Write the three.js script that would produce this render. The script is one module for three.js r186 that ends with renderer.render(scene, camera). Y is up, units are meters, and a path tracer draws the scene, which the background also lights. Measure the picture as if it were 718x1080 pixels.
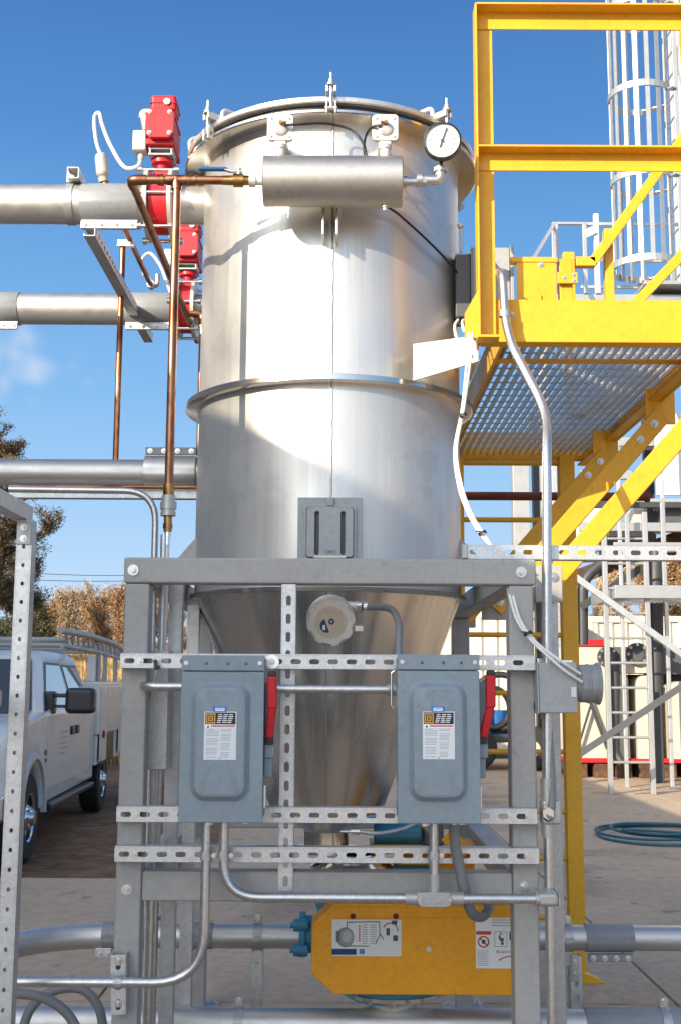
import * as THREE from 'three';
import { mergeGeometries, mergeVertices, toCreasedNormals } from 'three/addons/utils/BufferGeometryUtils.js';
import { RoundedBoxGeometry } from 'three/addons/geometries/RoundedBoxGeometry.js';
import { ConvexGeometry } from 'three/addons/geometries/ConvexGeometry.js';

// ---------------------------------------------------------------- camera, sky, sun, exposure
const scene = new THREE.Scene();
const FOC = 1240, EYE = 1.3, PITCH = 8.35 * Math.PI / 180, ROLL = 0.3 * Math.PI / 180;
const camera = new THREE.PerspectiveCamera(2 * Math.atan(540 / FOC) * 180 / Math.PI, 718 / 1080, 0.05, 1500);
camera.position.set(0, EYE, 0);
camera.rotation.order = 'YXZ';
camera.rotation.set(PITCH, 0, ROLL);
camera.updateMatrixWorld(true);

const SUN_AZ = 40 * Math.PI / 180, SUN_EL = 20 * Math.PI / 180;      // from behind and left of the camera
const sunDir = new THREE.Vector3(-Math.sin(SUN_AZ) * Math.cos(SUN_EL), Math.sin(SUN_EL), Math.cos(SUN_AZ) * Math.cos(SUN_EL));
const sun = new THREE.DirectionalLight(0xffffff, 4.5);
sun.color.setRGB(1, 0.87, 0.68);
sun.position.copy(sunDir).multiplyScalar(60);
sun.castShadow = true; sun.shadow.radius = .45;
sun.shadow.mapSize.set(4096, 4096);
Object.assign(sun.shadow.camera, { left: -30, right: 30, top: 25, bottom: -25, near: 1, far: 160 });
scene.add(sun, sun.target);

const renderer = new THREE.WebGLRenderer({ antialias: true });
renderer.toneMapping = THREE.LinearToneMapping;
renderer.toneMappingExposure = 1.75;
renderer.shadowMap.enabled = true;

// ---------------------------------------------------------------- random numbers and noise
let seed = 7;
const rnd = () => { seed = (seed * 1664525 + 1013904223) >>> 0; return seed / 4294967296; };
const rr = (a, b) => a + (b - a) * rnd();
function hash2(x, y, s) { let h = (x * 374761393 + y * 668265263 + s * 982451653) | 0; h = (h ^ (h >>> 13)) * 1274126177 | 0; return ((h ^ (h >>> 16)) >>> 0) / 4294967296; }
function vnoise(x, y, p, s) {                                        // value noise that repeats every p cells
  const xi = Math.floor(x), yi = Math.floor(y), fx = x - xi, fy = y - yi, m = (a) => ((a % p) + p) % p;
  const sx = fx * fx * (3 - 2 * fx), sy = fy * fy * (3 - 2 * fy);
  const a = hash2(m(xi), m(yi), s), b = hash2(m(xi + 1), m(yi), s), c = hash2(m(xi), m(yi + 1), s), d = hash2(m(xi + 1), m(yi + 1), s);
  return a + (b - a) * sx + (c - a) * sy + (a - b - c + d) * sx * sy;
}
function vnoise2(x, y, px, py, s) {                                  // value noise with its own period along each axis
  const xi = Math.floor(x), yi = Math.floor(y), fx = x - xi, fy = y - yi, m = (a, p) => ((a % p) + p) % p;
  const sx = fx * fx * (3 - 2 * fx), sy = fy * fy * (3 - 2 * fy);
  const a = hash2(m(xi, px), m(yi, py), s), b = hash2(m(xi + 1, px), m(yi, py), s), c = hash2(m(xi, px), m(yi + 1, py), s), d = hash2(m(xi + 1, px), m(yi + 1, py), s);
  return a + (b - a) * sx + (c - a) * sy + (a - b - c + d) * sx * sy;
}
function fbm(u, v, base, oct, s) { let t = 0, w = 0.5, n = 0, p = base; for (let i = 0; i < oct; i++) { t += w * vnoise(u * p, v * p, p, s + i); n += w; w *= 0.5; p *= 2; } return t / n; }

// the sky: clear winter blue with one small cloud low on the left
function makeSky() {
  const W = 1024, Hh = 512, data = new Float32Array(W * Hh * 4);
  const stops = [[-90, .30, .28, .25], [-1, .30, .30, .30], [0, .56, .70, .86], [4, .48, .66, .87], [9, .335, .56, .84], [14, .22, .455, .78], [20, .145, .36, .70], [26, .088, .255, .58], [33, .056, .178, .455], [50, .046, .148, .40], [90, .042, .13, .36]];
  const d = new THREE.Vector3();
  for (let j = 0; j < Hh; j++) for (let i = 0; i < W; i++) {
    const el = ((j + .5) / Hh - .5) * 180, th = ((i + .5) / W - .5) * 2 * Math.PI, ce = Math.cos(el * Math.PI / 180);
    d.set(Math.cos(th) * ce, Math.sin(el * Math.PI / 180), Math.sin(th) * ce);
    let k = 0; while (k < stops.length - 2 && el > stops[k + 1][0]) k++;
    const a = stops[k], b = stops[k + 1], t = Math.min(1, Math.max(0, (el - a[0]) / (b[0] - a[0])));
    let c = [1, 2, 3].map((q) => a[q] + (b[q] - a[q]) * t);
    if (el > -1) {                                                    // the sky is brighter and whiter towards the sun
      const g = Math.max(0, d.dot(sunDir)), glow = 1.3 * Math.pow(g, 2) + 3.0 * Math.pow(g, 10);
      c = [c[0] + glow * .95, c[1] + glow * .93, c[2] + glow * .86];
      const az = Math.atan2(d.x, -d.z) * 180 / Math.PI;              // cloud, left edge of the photograph
      const cx = (az + 17.2) / 3.2, cy = (el - 15.3) / 1.5, n = fbm(az * .16 + 3, el * .2 + 5, 8, 6, 91);
      const m = Math.max(0, Math.min(1, (1 - Math.hypot(cx, cy)) * 1.2 + (n - .5) * 3.4)) * .5;
      c = [c[0] + (.72 - c[0]) * m, c[1] + (.76 - c[1]) * m, c[2] + (.84 - c[2]) * m];
    }
    const o = (j * W + i) * 4;
    data[o] = c[0] / 1.54; data[o + 1] = c[1] / 1.54; data[o + 2] = c[2] / 1.54; data[o + 3] = 1;
  }
  const t = new THREE.DataTexture(data, W, Hh, THREE.RGBAFormat, THREE.FloatType);
  t.mapping = THREE.EquirectangularReflectionMapping; t.magFilter = THREE.LinearFilter; t.minFilter = THREE.LinearFilter; t.needsUpdate = true;
  return t;
}
const skyTex = makeSky();
scene.background = skyTex; scene.environment = skyTex;

// ---------------------------------------------------------------- textures and materials
function tex(size, fn, rep = 1, srgb = true) {                        // fn(u, v) -> [r, g, b] in 0..1
  const data = new Uint8Array(size * size * 4);
  for (let j = 0; j < size; j++) for (let i = 0; i < size; i++) {
    const c = fn(i / size, j / size), o = (j * size + i) * 4;
    for (let q = 0; q < 3; q++) data[o + q] = Math.max(0, Math.min(255, 255 * (c.length ? c[q] : c)));
    data[o + 3] = 255;
  }
  const t = new THREE.DataTexture(data, size, size, THREE.RGBAFormat);
  t.wrapS = t.wrapT = THREE.RepeatWrapping; t.magFilter = THREE.LinearFilter; t.minFilter = THREE.LinearMipmapLinearFilter; t.generateMipmaps = true;
  t.repeat.set(rep, rep); if (srgb) t.colorSpace = THREE.SRGBColorSpace; t.needsUpdate = true;
  return t;
}
const g3 = (x) => [x, x, x];
const smooth = (a, b, x) => { const t = Math.max(0, Math.min(1, (x - a) / (b - a))); return t * t * (3 - 2 * t); };
// weathered paint: faint mottling, small scuffs
const paintTex = tex(1024, (u, v) => { const n = fbm(u, v, 4, 5, 3), f = fbm(u, v, 64, 2, 8), s = smooth(.70, .78, fbm(u, v, 24, 3, 17)); return g3(.95 + (n - .5) * .08 + (f - .5) * .06 - s * .025 - .05 * smooth(.745, .775, fbm(u, v, 72, 2, 19)) * smooth(.52, .64, fbm(u, v, 6, 3, 23))); }, 1.3);
const paintRough = tex(256, (u, v) => g3(.52 + (fbm(u, v, 4, 5, 31) - .5) * .35 + (fbm(u, v, 64, 2, 33) - .5) * .15), 1.3, false);
// mill-finish stainless: long vertical streaks, faint smears
const scratches = Array.from({ length: 34 }, (_, i) => { const x = hash2(i, 1, 900), y = hash2(i, 2, 900), a = hash2(i, 3, 900) * 6.28, l = .015 + .07 * hash2(i, 4, 900); return [x, y, x + Math.cos(a) * l, y + Math.sin(a) * l, .0012 + .0022 * hash2(i, 5, 900), hash2(i, 6, 900) > .45 ? -.05 : .03]; });
function scratched(u, v) { let t = 0; for (const [x0, y0, x1, y1, w, s] of scratches) { const dx = x1 - x0, dy = y1 - y0, k = Math.max(0, Math.min(1, ((u - x0) * dx + (v - y0) * dy) / (dx * dx + dy * dy))), d = Math.hypot(u - x0 - dx * k, v - y0 - dy * k); if (d < w) t += s * (1 - d / w); } return t; }
const steelTex = tex(1024, (u, v) => {
  const st = vnoise2(u * 150, v * 3, 150, 3, 40) * .6 + vnoise2(u * 420, v * 6, 420, 6, 41) * .4, wide = vnoise2(u * 7, v * 1, 7, 1, 44), sm = fbm(u, v, 5, 5, 47), scuff = smooth(.62, .72, fbm(u, v, 14, 4, 52)) * smooth(.5, .65, fbm(u, v, 3, 2, 55));
  const t = .92 + (st - .5) * .045 + (wide - .5) * .05 + (sm - .5) * .06 - scuff * .035 + scratched(u, v);
  return [t, t * .992, t * .98];
}, 1);
const steelRough = tex(512, (u, v) => g3(.39 + (vnoise2(u * 120, v * 3, 120, 3, 60) - .5) * .08 + (fbm(u, v, 5, 5, 63) - .5) * .30), 1, false);
const coneRough = tex(256, (u, v) => g3(.25 + (vnoise2(u * 60, v * 3, 60, 3, 66) - .5) * .10 + (fbm(u, v, 5, 5, 67) - .5) * .2), 1, false);
const steelBump = tex(512, (u, v) => g3(.5 + (fbm(u, v, 3, 3, 70) - .5) * .8), .9, false);
// galvanised zinc: spangle
const galvTex = tex(512, (u, v) => {
  const P = 64; let best = 9, id = 0; const x = u * P, y = v * P, xi = Math.floor(x), yi = Math.floor(y);
  for (let a = -1; a <= 1; a++) for (let b = -1; b <= 1; b++) { const cx = (xi + a + P) % P, cy = (yi + b + P) % P, px = xi + a + hash2(cx, cy, 81), py = yi + b + hash2(cx, cy, 82), dd = (px - x) ** 2 + (py - y) ** 2; if (dd < best) { best = dd; id = hash2(cx, cy, 83); } }
  const n = fbm(u, v, 4, 5, 84); return g3(.90 + (id - .5) * .07 + (n - .5) * .06);
}, 2.2);
const galvRough = tex(256, (u, v) => g3(.44 + (fbm(u, v, 12, 4, 88) - .5) * .16), 2.2, false);
const copperTex = tex(512, (u, v) => { const n = fbm(u, v, 6, 5, 101), s = smooth(.52, .70, fbm(u, v * .5, 10, 4, 107)); return [.86 + (n - .5) * .3 - s * .16, .80 + (n - .5) * .34 - s * .22, .76 + (n - .5) * .3 - s * .22]; }, 1.5);
const concTex = tex(1024, (u, v) => {
  const n = fbm(u, v, 3, 6, 120), f = fbm(u, v, 128, 2, 125), st = smooth(.56, .74, fbm(u, v, 6, 4, 130)), sp = smooth(.80, .88, fbm(u, v, 40, 2, 135));
  const t = .90 + (n - .5) * .22 + (f - .5) * .12 - st * .12 - sp * .16; return [t, t * .985, t * .96];
}, .21);
const concBump = tex(512, (u, v) => g3(fbm(u, v, 48, 4, 141)), 1.1, false);
const dirtTex = tex(1024, (u, v) => { const n = fbm(u, v, 4, 6, 150), f = fbm(u, v, 96, 3, 155), g = smooth(.5, .62, fbm(u, v, 9, 5, 158)); const t = .72 + (n - .5) * .5 + (f - .5) * .42; return [t + g * .02, t * (.93 + g * .04), t * (.86 - g * .04)]; }, .12);
const rustTex = tex(256, (u, v) => { const n = fbm(u, v, 8, 5, 170); return [.8 + (n - .5) * .5, .72 + (n - .5) * .5, .68 + (n - .5) * .4]; }, 2);

const lin = (r, g, b) => new THREE.Color().setRGB(r, g, b);
const std = (c, rough, metal = 0, extra = {}) => new THREE.MeshStandardMaterial({ color: c, roughness: rough, metalness: metal, side: THREE.DoubleSide, ...extra });
const painted = (c, extra = {}) => std(c, 1, 0, { map: paintTex, roughnessMap: paintRough, ...extra });
const M = {
  cone: std(lin(.78, .765, .735), 1, .95, { map: steelTex, roughnessMap: coneRough, bumpMap: steelBump, bumpScale: .0015 }),
  steel: std(lin(.78, .765, .735), 1, .78, { map: steelTex, roughnessMap: steelRough, bumpMap: steelBump, bumpScale: .0016 }),
  steelEdge: std(lin(.78, .765, .735), .17, 1, { map: steelTex }),
  weld: std(lin(.66, .63, .58), .36, .8, { map: galvTex }),
  satin: std(lin(.54, .515, .48), .48, 1, { map: paintTex }),
  bright: std(lin(.78, .76, .73), .25, 1),
  bolt: std(lin(.70, .69, .66), .33, 1, { map: paintTex }),
  cast: std(lin(.52, .51, .48), 1, .55, { map: paintTex, roughnessMap: galvRough }),
  castPale: std(lin(.66, .63, .57), 1, .35, { map: paintTex, roughnessMap: galvRough }),
  galv: std(lin(.74, .74, .73), 1, .75, { map: galvTex, roughnessMap: galvRough }),
  galvPale: std(lin(.56, .56, .55), 1, .6, { map: galvTex, roughnessMap: galvRough }),
  emt: std(lin(.72, .72, .71), .34, .9, { map: galvTex }),
  alu: std(lin(.70, .70, .69), 1, .85, { map: steelTex, roughnessMap: galvRough }),
  gray: painted(lin(.405, .395, .375)),
  switchGray: painted(lin(.27, .335, .375)),
  boxGray: painted(lin(.38, .395, .40)),
  darkGray: painted(lin(.10, .105, .11)),
  couple: painted(lin(.27, .285, .30)),
  yellow: painted(lin(.83, .425, .014)),
  safety: painted(lin(.88, .37, .003)),
  red: painted(lin(.60, .012, .022)),
  redDark: std(lin(.30, .010, .014), .4, 0, { map: paintTex }),
  blue: painted(lin(.045, .26, .40)),
  blueHandle: std(lin(.01, .09, .30), .35),
  copper: std(lin(.52, .29, .18), .38, 1, { map: copperTex }),
  brass: std(lin(.56, .38, .16), .38, 1, { map: copperTex }),
  rust: std(lin(.20, .060, .034), .8, 0, { map: rustTex }),
  white: painted(lin(.78, .77, .74)),
  truck: new THREE.MeshPhysicalMaterial({ color: lin(.74, .73, .70), roughness: .42, metalness: 0, map: paintTex, clearcoat: .6, clearcoatRoughness: .12, side: THREE.DoubleSide }),
  cable: std(lin(.74, .72, .68), .5), black: std(lin(.018, .018, .019), .5), rubber: std(lin(.022, .022, .022), .82, 0, { map: paintTex }),
  flex: std(lin(.22, .23, .24), .5, 0, { map: paintTex }),
  trim: std(lin(.025, .025, .026), .4),
  glass: new THREE.MeshPhysicalMaterial({ color: lin(.02, .028, .035), roughness: .04, metalness: 0, clearcoat: 1, clearcoatRoughness: .02, specularIntensity: 1, side: THREE.DoubleSide }),
  lamp: std(lin(.5, .02, .015), .25),
  conc: [0, 1, 2].map((k) => std(lin(...[[.60, .46, .335], [.575, .44, .32], [.62, .475, .345]][k]), .93, 0, { map: concTex, bumpMap: concBump, bumpScale: .0012 })),
  dirt: std(lin(.38, .235, .135), .97, 0, { map: dirtTex }),
  cream: painted(lin(.74, .69, .58)), beige: painted(lin(.62, .57, .48)),
  hose: std(lin(.02, .105, .15), .5), wood: std(lin(.16, .105, .065), .9, 0, { map: rustTex }),
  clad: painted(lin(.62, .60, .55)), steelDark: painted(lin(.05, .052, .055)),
  silo: painted(lin(.74, .73, .71)),
};

// ---------------------------------------------------------------- placing helpers
const V3 = (x, y, z) => new THREE.Vector3(x, y, z);
const X = V3(1, 0, 0), Y = V3(0, 1, 0), Z = V3(0, 0, 1);
function at(u, v, d) {                                                // a point of the place at depth d metres, read off the photograph
  const q = V3((u - 359) / FOC, (540 - v) / FOC, -1).applyQuaternion(camera.quaternion);
  return q.multiplyScalar(d / -q.z).add(camera.position);
}
const mpp = (v, d) => d / (Math.cos(PITCH) - (540 - v) / FOC * Math.sin(PITCH)) / FOC;   // metres per photograph pixel

const taken = new Map();
function numbered(n) { const k = taken.get(n) || 0; taken.set(n, k + 1); return k ? n + '_' + String(k).padStart(3, '0') : n; }
function thing(name, label, category, base = V3(0, 0, 0), group, kind) {
  const o = new THREE.Group(); o.name = numbered(name); o.position.copy(base); scene.add(o);
  o.userData = { label, category }; if (group) o.userData.group = group; if (kind) o.userData.kind = kind;
  return o;
}
function structure(name, label) { const o = new THREE.Group(); o.name = numbered(name); o.userData = { kind: 'structure', label }; scene.add(o); return o; }
function rootPos(o) { while (o.parent && o.parent !== scene) o = o.parent; return o.position; }
const shade = (m) => { m.castShadow = m.receiveShadow = true; return m; };
function clean(list) {
  return list.map((g) => { let h = g.index ? g.toNonIndexed() : g; for (const k of Object.keys(h.attributes)) if (!['position', 'normal', 'uv'].includes(k)) h.deleteAttribute(k); if (!h.attributes.normal) h.computeVertexNormals(); if (!h.attributes.uv) boxUV(h); return h; });
}
function part(name, geoms, mat, parent, label) {                      // geometries in world coordinates -> one mesh under its thing
  const list = Array.isArray(geoms) ? geoms : [geoms];
  const g = list.length > 1 ? mergeGeometries(clean(list)) : list[0];
  const p = rootPos(parent); g.translate(-p.x, -p.y, -p.z);
  const m = shade(new THREE.Mesh(g, mat)); m.name = name; if (label) m.userData.label = label;
  parent.add(m); return m;
}
function single(name, geoms, mat, label, category, group, kind) {     // a thing that is one mesh
  const list = Array.isArray(geoms) ? geoms : [geoms];
  const g = list.length > 1 ? mergeGeometries(clean(list)) : list[0];
  g.computeBoundingBox(); const b = g.boundingBox, p = V3((b.min.x + b.max.x) / 2, b.min.y, (b.min.z + b.max.z) / 2); g.translate(-p.x, -p.y, -p.z);
  const m = shade(new THREE.Mesh(g, mat)); m.name = numbered(name); m.position.copy(p); m.userData = { label, category };
  if (group) m.userData.group = group; if (kind) m.userData.kind = kind; scene.add(m); return m;
}
function piece(name, geom, mat, parent, pos, quat) {                  // a shared geometry placed at a world position
  const m = shade(new THREE.Mesh(geom, mat)); m.name = name; m.position.copy(pos);
  let q = parent; while (q && q !== scene) { m.position.sub(q.position); q = q.parent; }
  if (quat) m.quaternion.copy(quat); parent.add(m); return m;
}
const facing = (dir) => new THREE.Quaternion().setFromUnitVectors(Z, dir.clone().normalize());

function boxUV(g) {                                                   // uv in metres, from the side each face looks to
  const p = g.attributes.position, n = g.attributes.normal, uv = new Float32Array(p.count * 2);
  for (let i = 0; i < p.count; i++) { const ax = Math.abs(n.getX(i)), ay = Math.abs(n.getY(i)), az = Math.abs(n.getZ(i)); const [a, b] = ay > ax && ay > az ? [p.getX(i), p.getZ(i)] : ax > az ? [p.getZ(i), p.getY(i)] : [p.getX(i), p.getY(i)]; uv[i * 2] = a; uv[i * 2 + 1] = b; }
  g.setAttribute('uv', new THREE.BufferAttribute(uv, 2)); return g;
}
function bx(x0, x1, y0, y1, z0, z1, r = .002) {                       // a box by its limits, edges slightly rounded
  const w = Math.abs(x1 - x0), h = Math.abs(y1 - y0), d = Math.abs(z1 - z0);
  const rr_ = Math.min(r, w * .3, h * .3, d * .3);
  let g = rr_ > .0004 ? new RoundedBoxGeometry(w, h, d, 1, rr_) : new THREE.BoxGeometry(w, h, d);
  g = g.index ? g.toNonIndexed() : g;
  g.translate((x0 + x1) / 2, (y0 + y1) / 2, (z0 + z1) / 2); return boxUV(g);
}
function bar(a, b, w, t, up = Z, r = .002) {                          // a straight flat or square bar from a to b; w across, t along "up"
  const dir = b.clone().sub(a), L = dir.length(); dir.normalize();
  const side = new THREE.Vector3().crossVectors(dir, up).normalize(), n = new THREE.Vector3().crossVectors(side, dir).normalize();
  const g = bx(-w / 2, w / 2, 0, L, -t / 2, t / 2, r);
  g.applyMatrix4(new THREE.Matrix4().makeBasis(side, dir, n).setPosition(a)); return g;
}
function cyl(a, b, r0, r1 = r0, seg = 20, cap = true) {
  const dir = b.clone().sub(a), L = dir.length(), g = new THREE.CylinderGeometry(r1, r0, L, seg, 1, !cap).toNonIndexed();
  const uv = g.attributes.uv; for (let i = 0; i < uv.count; i++) uv.setXY(i, uv.getX(i) * 2 * Math.PI * r0, uv.getY(i) * L);
  g.translate(0, L / 2, 0); g.applyQuaternion(new THREE.Quaternion().setFromUnitVectors(Y, dir.normalize())); g.translate(a.x, a.y, a.z); return g;
}
function route(pts, bend) {                                           // a polyline with rounded corners
  const out = [pts[0].clone()];
  for (let i = 1; i < pts.length - 1; i++) {
    const p = pts[i], a = pts[i - 1].clone().sub(p), b = pts[i + 1].clone().sub(p), r = Math.min(bend, a.length() * .49, b.length() * .49);
    a.normalize(); b.normalize(); const s = p.clone().addScaledVector(a, r), e = p.clone().addScaledVector(b, r);
    for (let k = 0; k <= 8; k++) { const t = k / 8; out.push(s.clone().multiplyScalar((1 - t) * (1 - t)).addScaledVector(p, 2 * t * (1 - t)).addScaledVector(e, t * t)); }
  }
  out.push(pts[pts.length - 1].clone()); return out;
}
function sweep(path, r, seg = 12, cap = true) {                       // a round tube along a list of points
  const n = path.length, pos = [], nor = [], uv = [], idx = []; let len = 0, N = null;
  for (let i = 0; i < n; i++) {
    const t = path[Math.min(n - 1, i + 1)].clone().sub(path[Math.max(0, i - 1)]).normalize();
    if (!N) { N = Math.abs(t.y) < .9 ? Y.clone() : X.clone(); } N.addScaledVector(t, -N.dot(t)).normalize();
    const B = new THREE.Vector3().crossVectors(t, N); if (i) len += path[i].distanceTo(path[i - 1]);
    const ri = typeof r === 'function' ? r(i / (n - 1)) : r;
    for (let k = 0; k <= seg; k++) { const a = k / seg * 2 * Math.PI, d = N.clone().multiplyScalar(Math.cos(a)).addScaledVector(B, Math.sin(a)); pos.push(path[i].x + d.x * ri, path[i].y + d.y * ri, path[i].z + d.z * ri); nor.push(d.x, d.y, d.z); uv.push(k / seg * 2 * Math.PI * ri, len); }
  }
  for (let i = 0; i < n - 1; i++) for (let k = 0; k < seg; k++) { const a = i * (seg + 1) + k, b = a + seg + 1; idx.push(a, a + 1, b, a + 1, b + 1, b); }
  const g = new THREE.BufferGeometry(); g.setAttribute('position', new THREE.Float32BufferAttribute(pos, 3)); g.setAttribute('normal', new THREE.Float32BufferAttribute(nor, 3)); g.setAttribute('uv', new THREE.Float32BufferAttribute(uv, 2)); g.setIndex(idx);
  const body = g.toNonIndexed(); if (!cap) return body;
  const rend = (t) => typeof r === 'function' ? r(t) : r, dirA = path[0].clone().sub(path[1]).normalize(), dirB = path[n - 1].clone().sub(path[n - 2]).normalize();
  const disc = (p, d, q) => { const c = new THREE.CircleGeometry(q, seg).toNonIndexed(); c.applyQuaternion(facing(d)); c.translate(p.x, p.y, p.z); return c; };
  return mergeGeometries(clean([body, disc(path[0], dirA, rend(0)), disc(path[n - 1], dirB, rend(1))]));
}
const pipe = (pts, r, bend = .05, seg = 14) => sweep(route(pts, bend), r, seg);
function spline(pts, r, n = 40, seg = 8) { const c = new THREE.CatmullRomCurve3(pts, false, 'centripetal'); return sweep(c.getPoints(n), r, seg); }
function lathe(list, center, seg = 48, dir = Y) {                      // pts: [radius, height] along dir; uv in metres
  let turn = 0; for (let i = 1; i < list.length; i++) turn += (list[i][0] + list[i - 1][0]) * (list[i][1] - list[i - 1][1]); const pts = turn < 0 ? [...list].reverse() : list;   // faces look outwards
  const g = new THREE.LatheGeometry(pts.map((p) => new THREE.Vector2(p[0], p[1])), seg); const rm = Math.max(...pts.map((p) => p[0]));
  const uv = g.attributes.uv; let tot = 0; const acc = [0]; for (let i = 1; i < pts.length; i++) { tot += Math.hypot(pts[i][0] - pts[i - 1][0], pts[i][1] - pts[i - 1][1]); acc.push(tot); }
  for (let i = 0; i < uv.count; i++) uv.setXY(i, uv.getX(i) * 2 * Math.PI * rm, acc[i % pts.length]);
  let h = toCreasedNormals(g, .6); h.applyQuaternion(new THREE.Quaternion().setFromUnitVectors(Y, dir.clone().normalize())); h.translate(center.x, center.y, center.z); return h;
}
function plate(pts, thick, holes, bevel = 0, curve = 6) {             // outline in x, y extruded along +z
  const s = !Array.isArray(pts) ? pts : new THREE.Shape(pts.map((p) => new THREE.Vector2(p[0], p[1])));
  if (holes) s.holes.push(...holes);
  const g = new THREE.ExtrudeGeometry(s, { depth: thick, bevelEnabled: bevel > 0, bevelSize: bevel, bevelThickness: bevel, bevelSegments: 2, curveSegments: curve });
  return g.index ? g.toNonIndexed() : g;
}
function roundRect(x0, x1, y0, y1, r, C = THREE.Shape) { const s = new C(); s.moveTo(x0 + r, y0); s.lineTo(x1 - r, y0); s.absarc(x1 - r, y0 + r, r, -Math.PI / 2, 0); s.lineTo(x1, y1 - r); s.absarc(x1 - r, y1 - r, r, 0, Math.PI / 2); s.lineTo(x0 + r, y1); s.absarc(x0 + r, y1 - r, r, Math.PI / 2, Math.PI); s.lineTo(x0, y0 + r); s.absarc(x0 + r, y0 + r, r, Math.PI, Math.PI * 1.5); return s; }
function orient(g, origin, xd, yd) { const zd = new THREE.Vector3().crossVectors(xd, yd); g.applyMatrix4(new THREE.Matrix4().makeBasis(xd, yd, zd).setPosition(origin)); return g; }

// shared small hardware
const boltGeo = mergeGeometries(clean([new THREE.CylinderGeometry(1, 1, .22, 20).rotateX(Math.PI / 2).translate(0, 0, .11), new THREE.CylinderGeometry(.60, .64, .5, 6).rotateX(Math.PI / 2).translate(0, 0, .45), new THREE.CylinderGeometry(.34, .34, .3, 10).rotateX(Math.PI / 2).translate(0, 0, .82)]));
function bolt(parent, pos, r, dir = Z, mat = M.bolt) { const b = piece('bolt', boltGeo, mat, parent, pos, facing(dir)); b.scale.setScalar(r); return b; }

// slotted strut channel: web with real slots, two side walls, two lips; closed face looks to "face"
const SW = .0413;
function strutGeo(L, slots = true) {                                  // slots: true = long slots, 'dots' = small round holes
  const g = [], t = .0026, h = SW / 2;
  const holes = []; if (slots === 'dots') for (let x = .03; x < L - .02; x += .0475) holes.push(roundRect(x - .0055, x + .0055, -.0042, .0042, .0041, THREE.Path)); else if (slots) for (let x = .0254; x < L - .02; x += .0508) holes.push(roundRect(x - .0143, x + .0143, -.0068, .0068, .0066, THREE.Path));
  g.push(boxUV(plate([[0, -h + .004], [L, -h + .004], [L, h - .004], [0, h - .004]], t, holes, 0, 4).translate(0, 0, -t)));
  for (const s of [-1, 1]) { g.push(bx(0, L, s * (h - .0045), s * h, -.006, 0, .0019)); g.push(bx(0, L, s * (h - t), s * h, -SW, -.004, 0)); g.push(bx(0, L, s * (h - .0095), s * (h - .0005), -SW, -SW + t, 0)); }
  return mergeGeometries(clean(g));
}
function strut(label, a, b, face, group, slots = true, name = 'strut_channel') {
  const dir = b.clone().sub(a), L = dir.length(); dir.normalize();
  const yd = new THREE.Vector3().crossVectors(face, dir).normalize();
  const g = orient(strutGeo(L, slots), V3(0, 0, 0), dir, yd); g.translate(a.x, a.y, a.z);
  const o = thing(name, label, 'strut', a.clone(), group);
  part('channel', g, M.galv, o); return o;
}
function canvasTex(w, h, draw) { const c = document.createElement('canvas'); c.width = w; c.height = h; draw(c.getContext('2d'), w, h); const t = new THREE.CanvasTexture(c); t.colorSpace = THREE.SRGBColorSpace; t.magFilter = THREE.LinearFilter; return t; }
function sticker(name, parent, centre, w, h, dir, texture, rough = .4, label) {
  const g = new THREE.PlaneGeometry(w, h), m = shade(new THREE.Mesh(g, std(lin(1, 1, 1), rough, 0, { map: texture }))); m.name = name; if (label) m.userData.label = label;
  m.position.copy(centre); let q = parent; while (q && q !== scene) { m.position.sub(q.position); q = q.parent; }
  m.quaternion.copy(facing(dir)); parent.add(m); return m;
}
// ================================================================ THE SETTING
// ground: dirt beside the slab, a shallow fall to the truck, a grassy bank behind
function groundY(x, d) {
  let y = -.155; y -= .15 * smooth(8.2, 10.6, d) * (1 - smooth(-1.6, .4, x)); y -= .06 * smooth(12, 22, d) * smooth(-1, 1, x) * 0;
  y += 2.3 * smooth(25, 42, d) + 3.0 * smooth(42, 110, d);
  return y + (d > 8 ? .03 * (vnoise(x * .9, d * .9, 4096, 5) - .5) * (1 - smooth(-1.6, .4, x)) + .25 * (vnoise(x * .15 + 50, d * .15 + 50, 4096, 6) - .5) * smooth(27, 40, d) : 0);
}
{
  const xs = [], ds = []; for (let x = -16; x <= 16; x += .5) xs.push(x); for (let k = 1; k <= 16; k++) { xs.push(16 + k * k * 2.2); xs.unshift(-16 - k * k * 2.2); }
  for (let d = -20; d <= 60; d += .5) ds.push(d); for (let k = 1; k <= 14; k++) { ds.push(60 + k * k * 2.4); ds.unshift(-20 - k * k * 2.4); }
  const pos = [], uv = [], idx = [], n = xs.length;
  for (const d of ds) for (const x of xs) { pos.push(x, groundY(x, d), -d); uv.push(x, d); }
  for (let j = 0; j < ds.length - 1; j++) for (let i = 0; i < n - 1; i++) { const a = j * n + i, b = a + n; idx.push(a, a + 1, b, a + 1, b + 1, b); }
  const g = new THREE.BufferGeometry(); g.setAttribute('position', new THREE.Float32BufferAttribute(pos, 3)); g.setAttribute('uv', new THREE.Float32BufferAttribute(uv, 2)); g.setIndex(idx); g.computeVertexNormals();
  const m = shade(new THREE.Mesh(g, M.dirt)); m.name = 'ground'; m.userData = { kind: 'structure', label: 'brown dirt ground rising to a bank behind the yard' }; scene.add(m);
}
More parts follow.
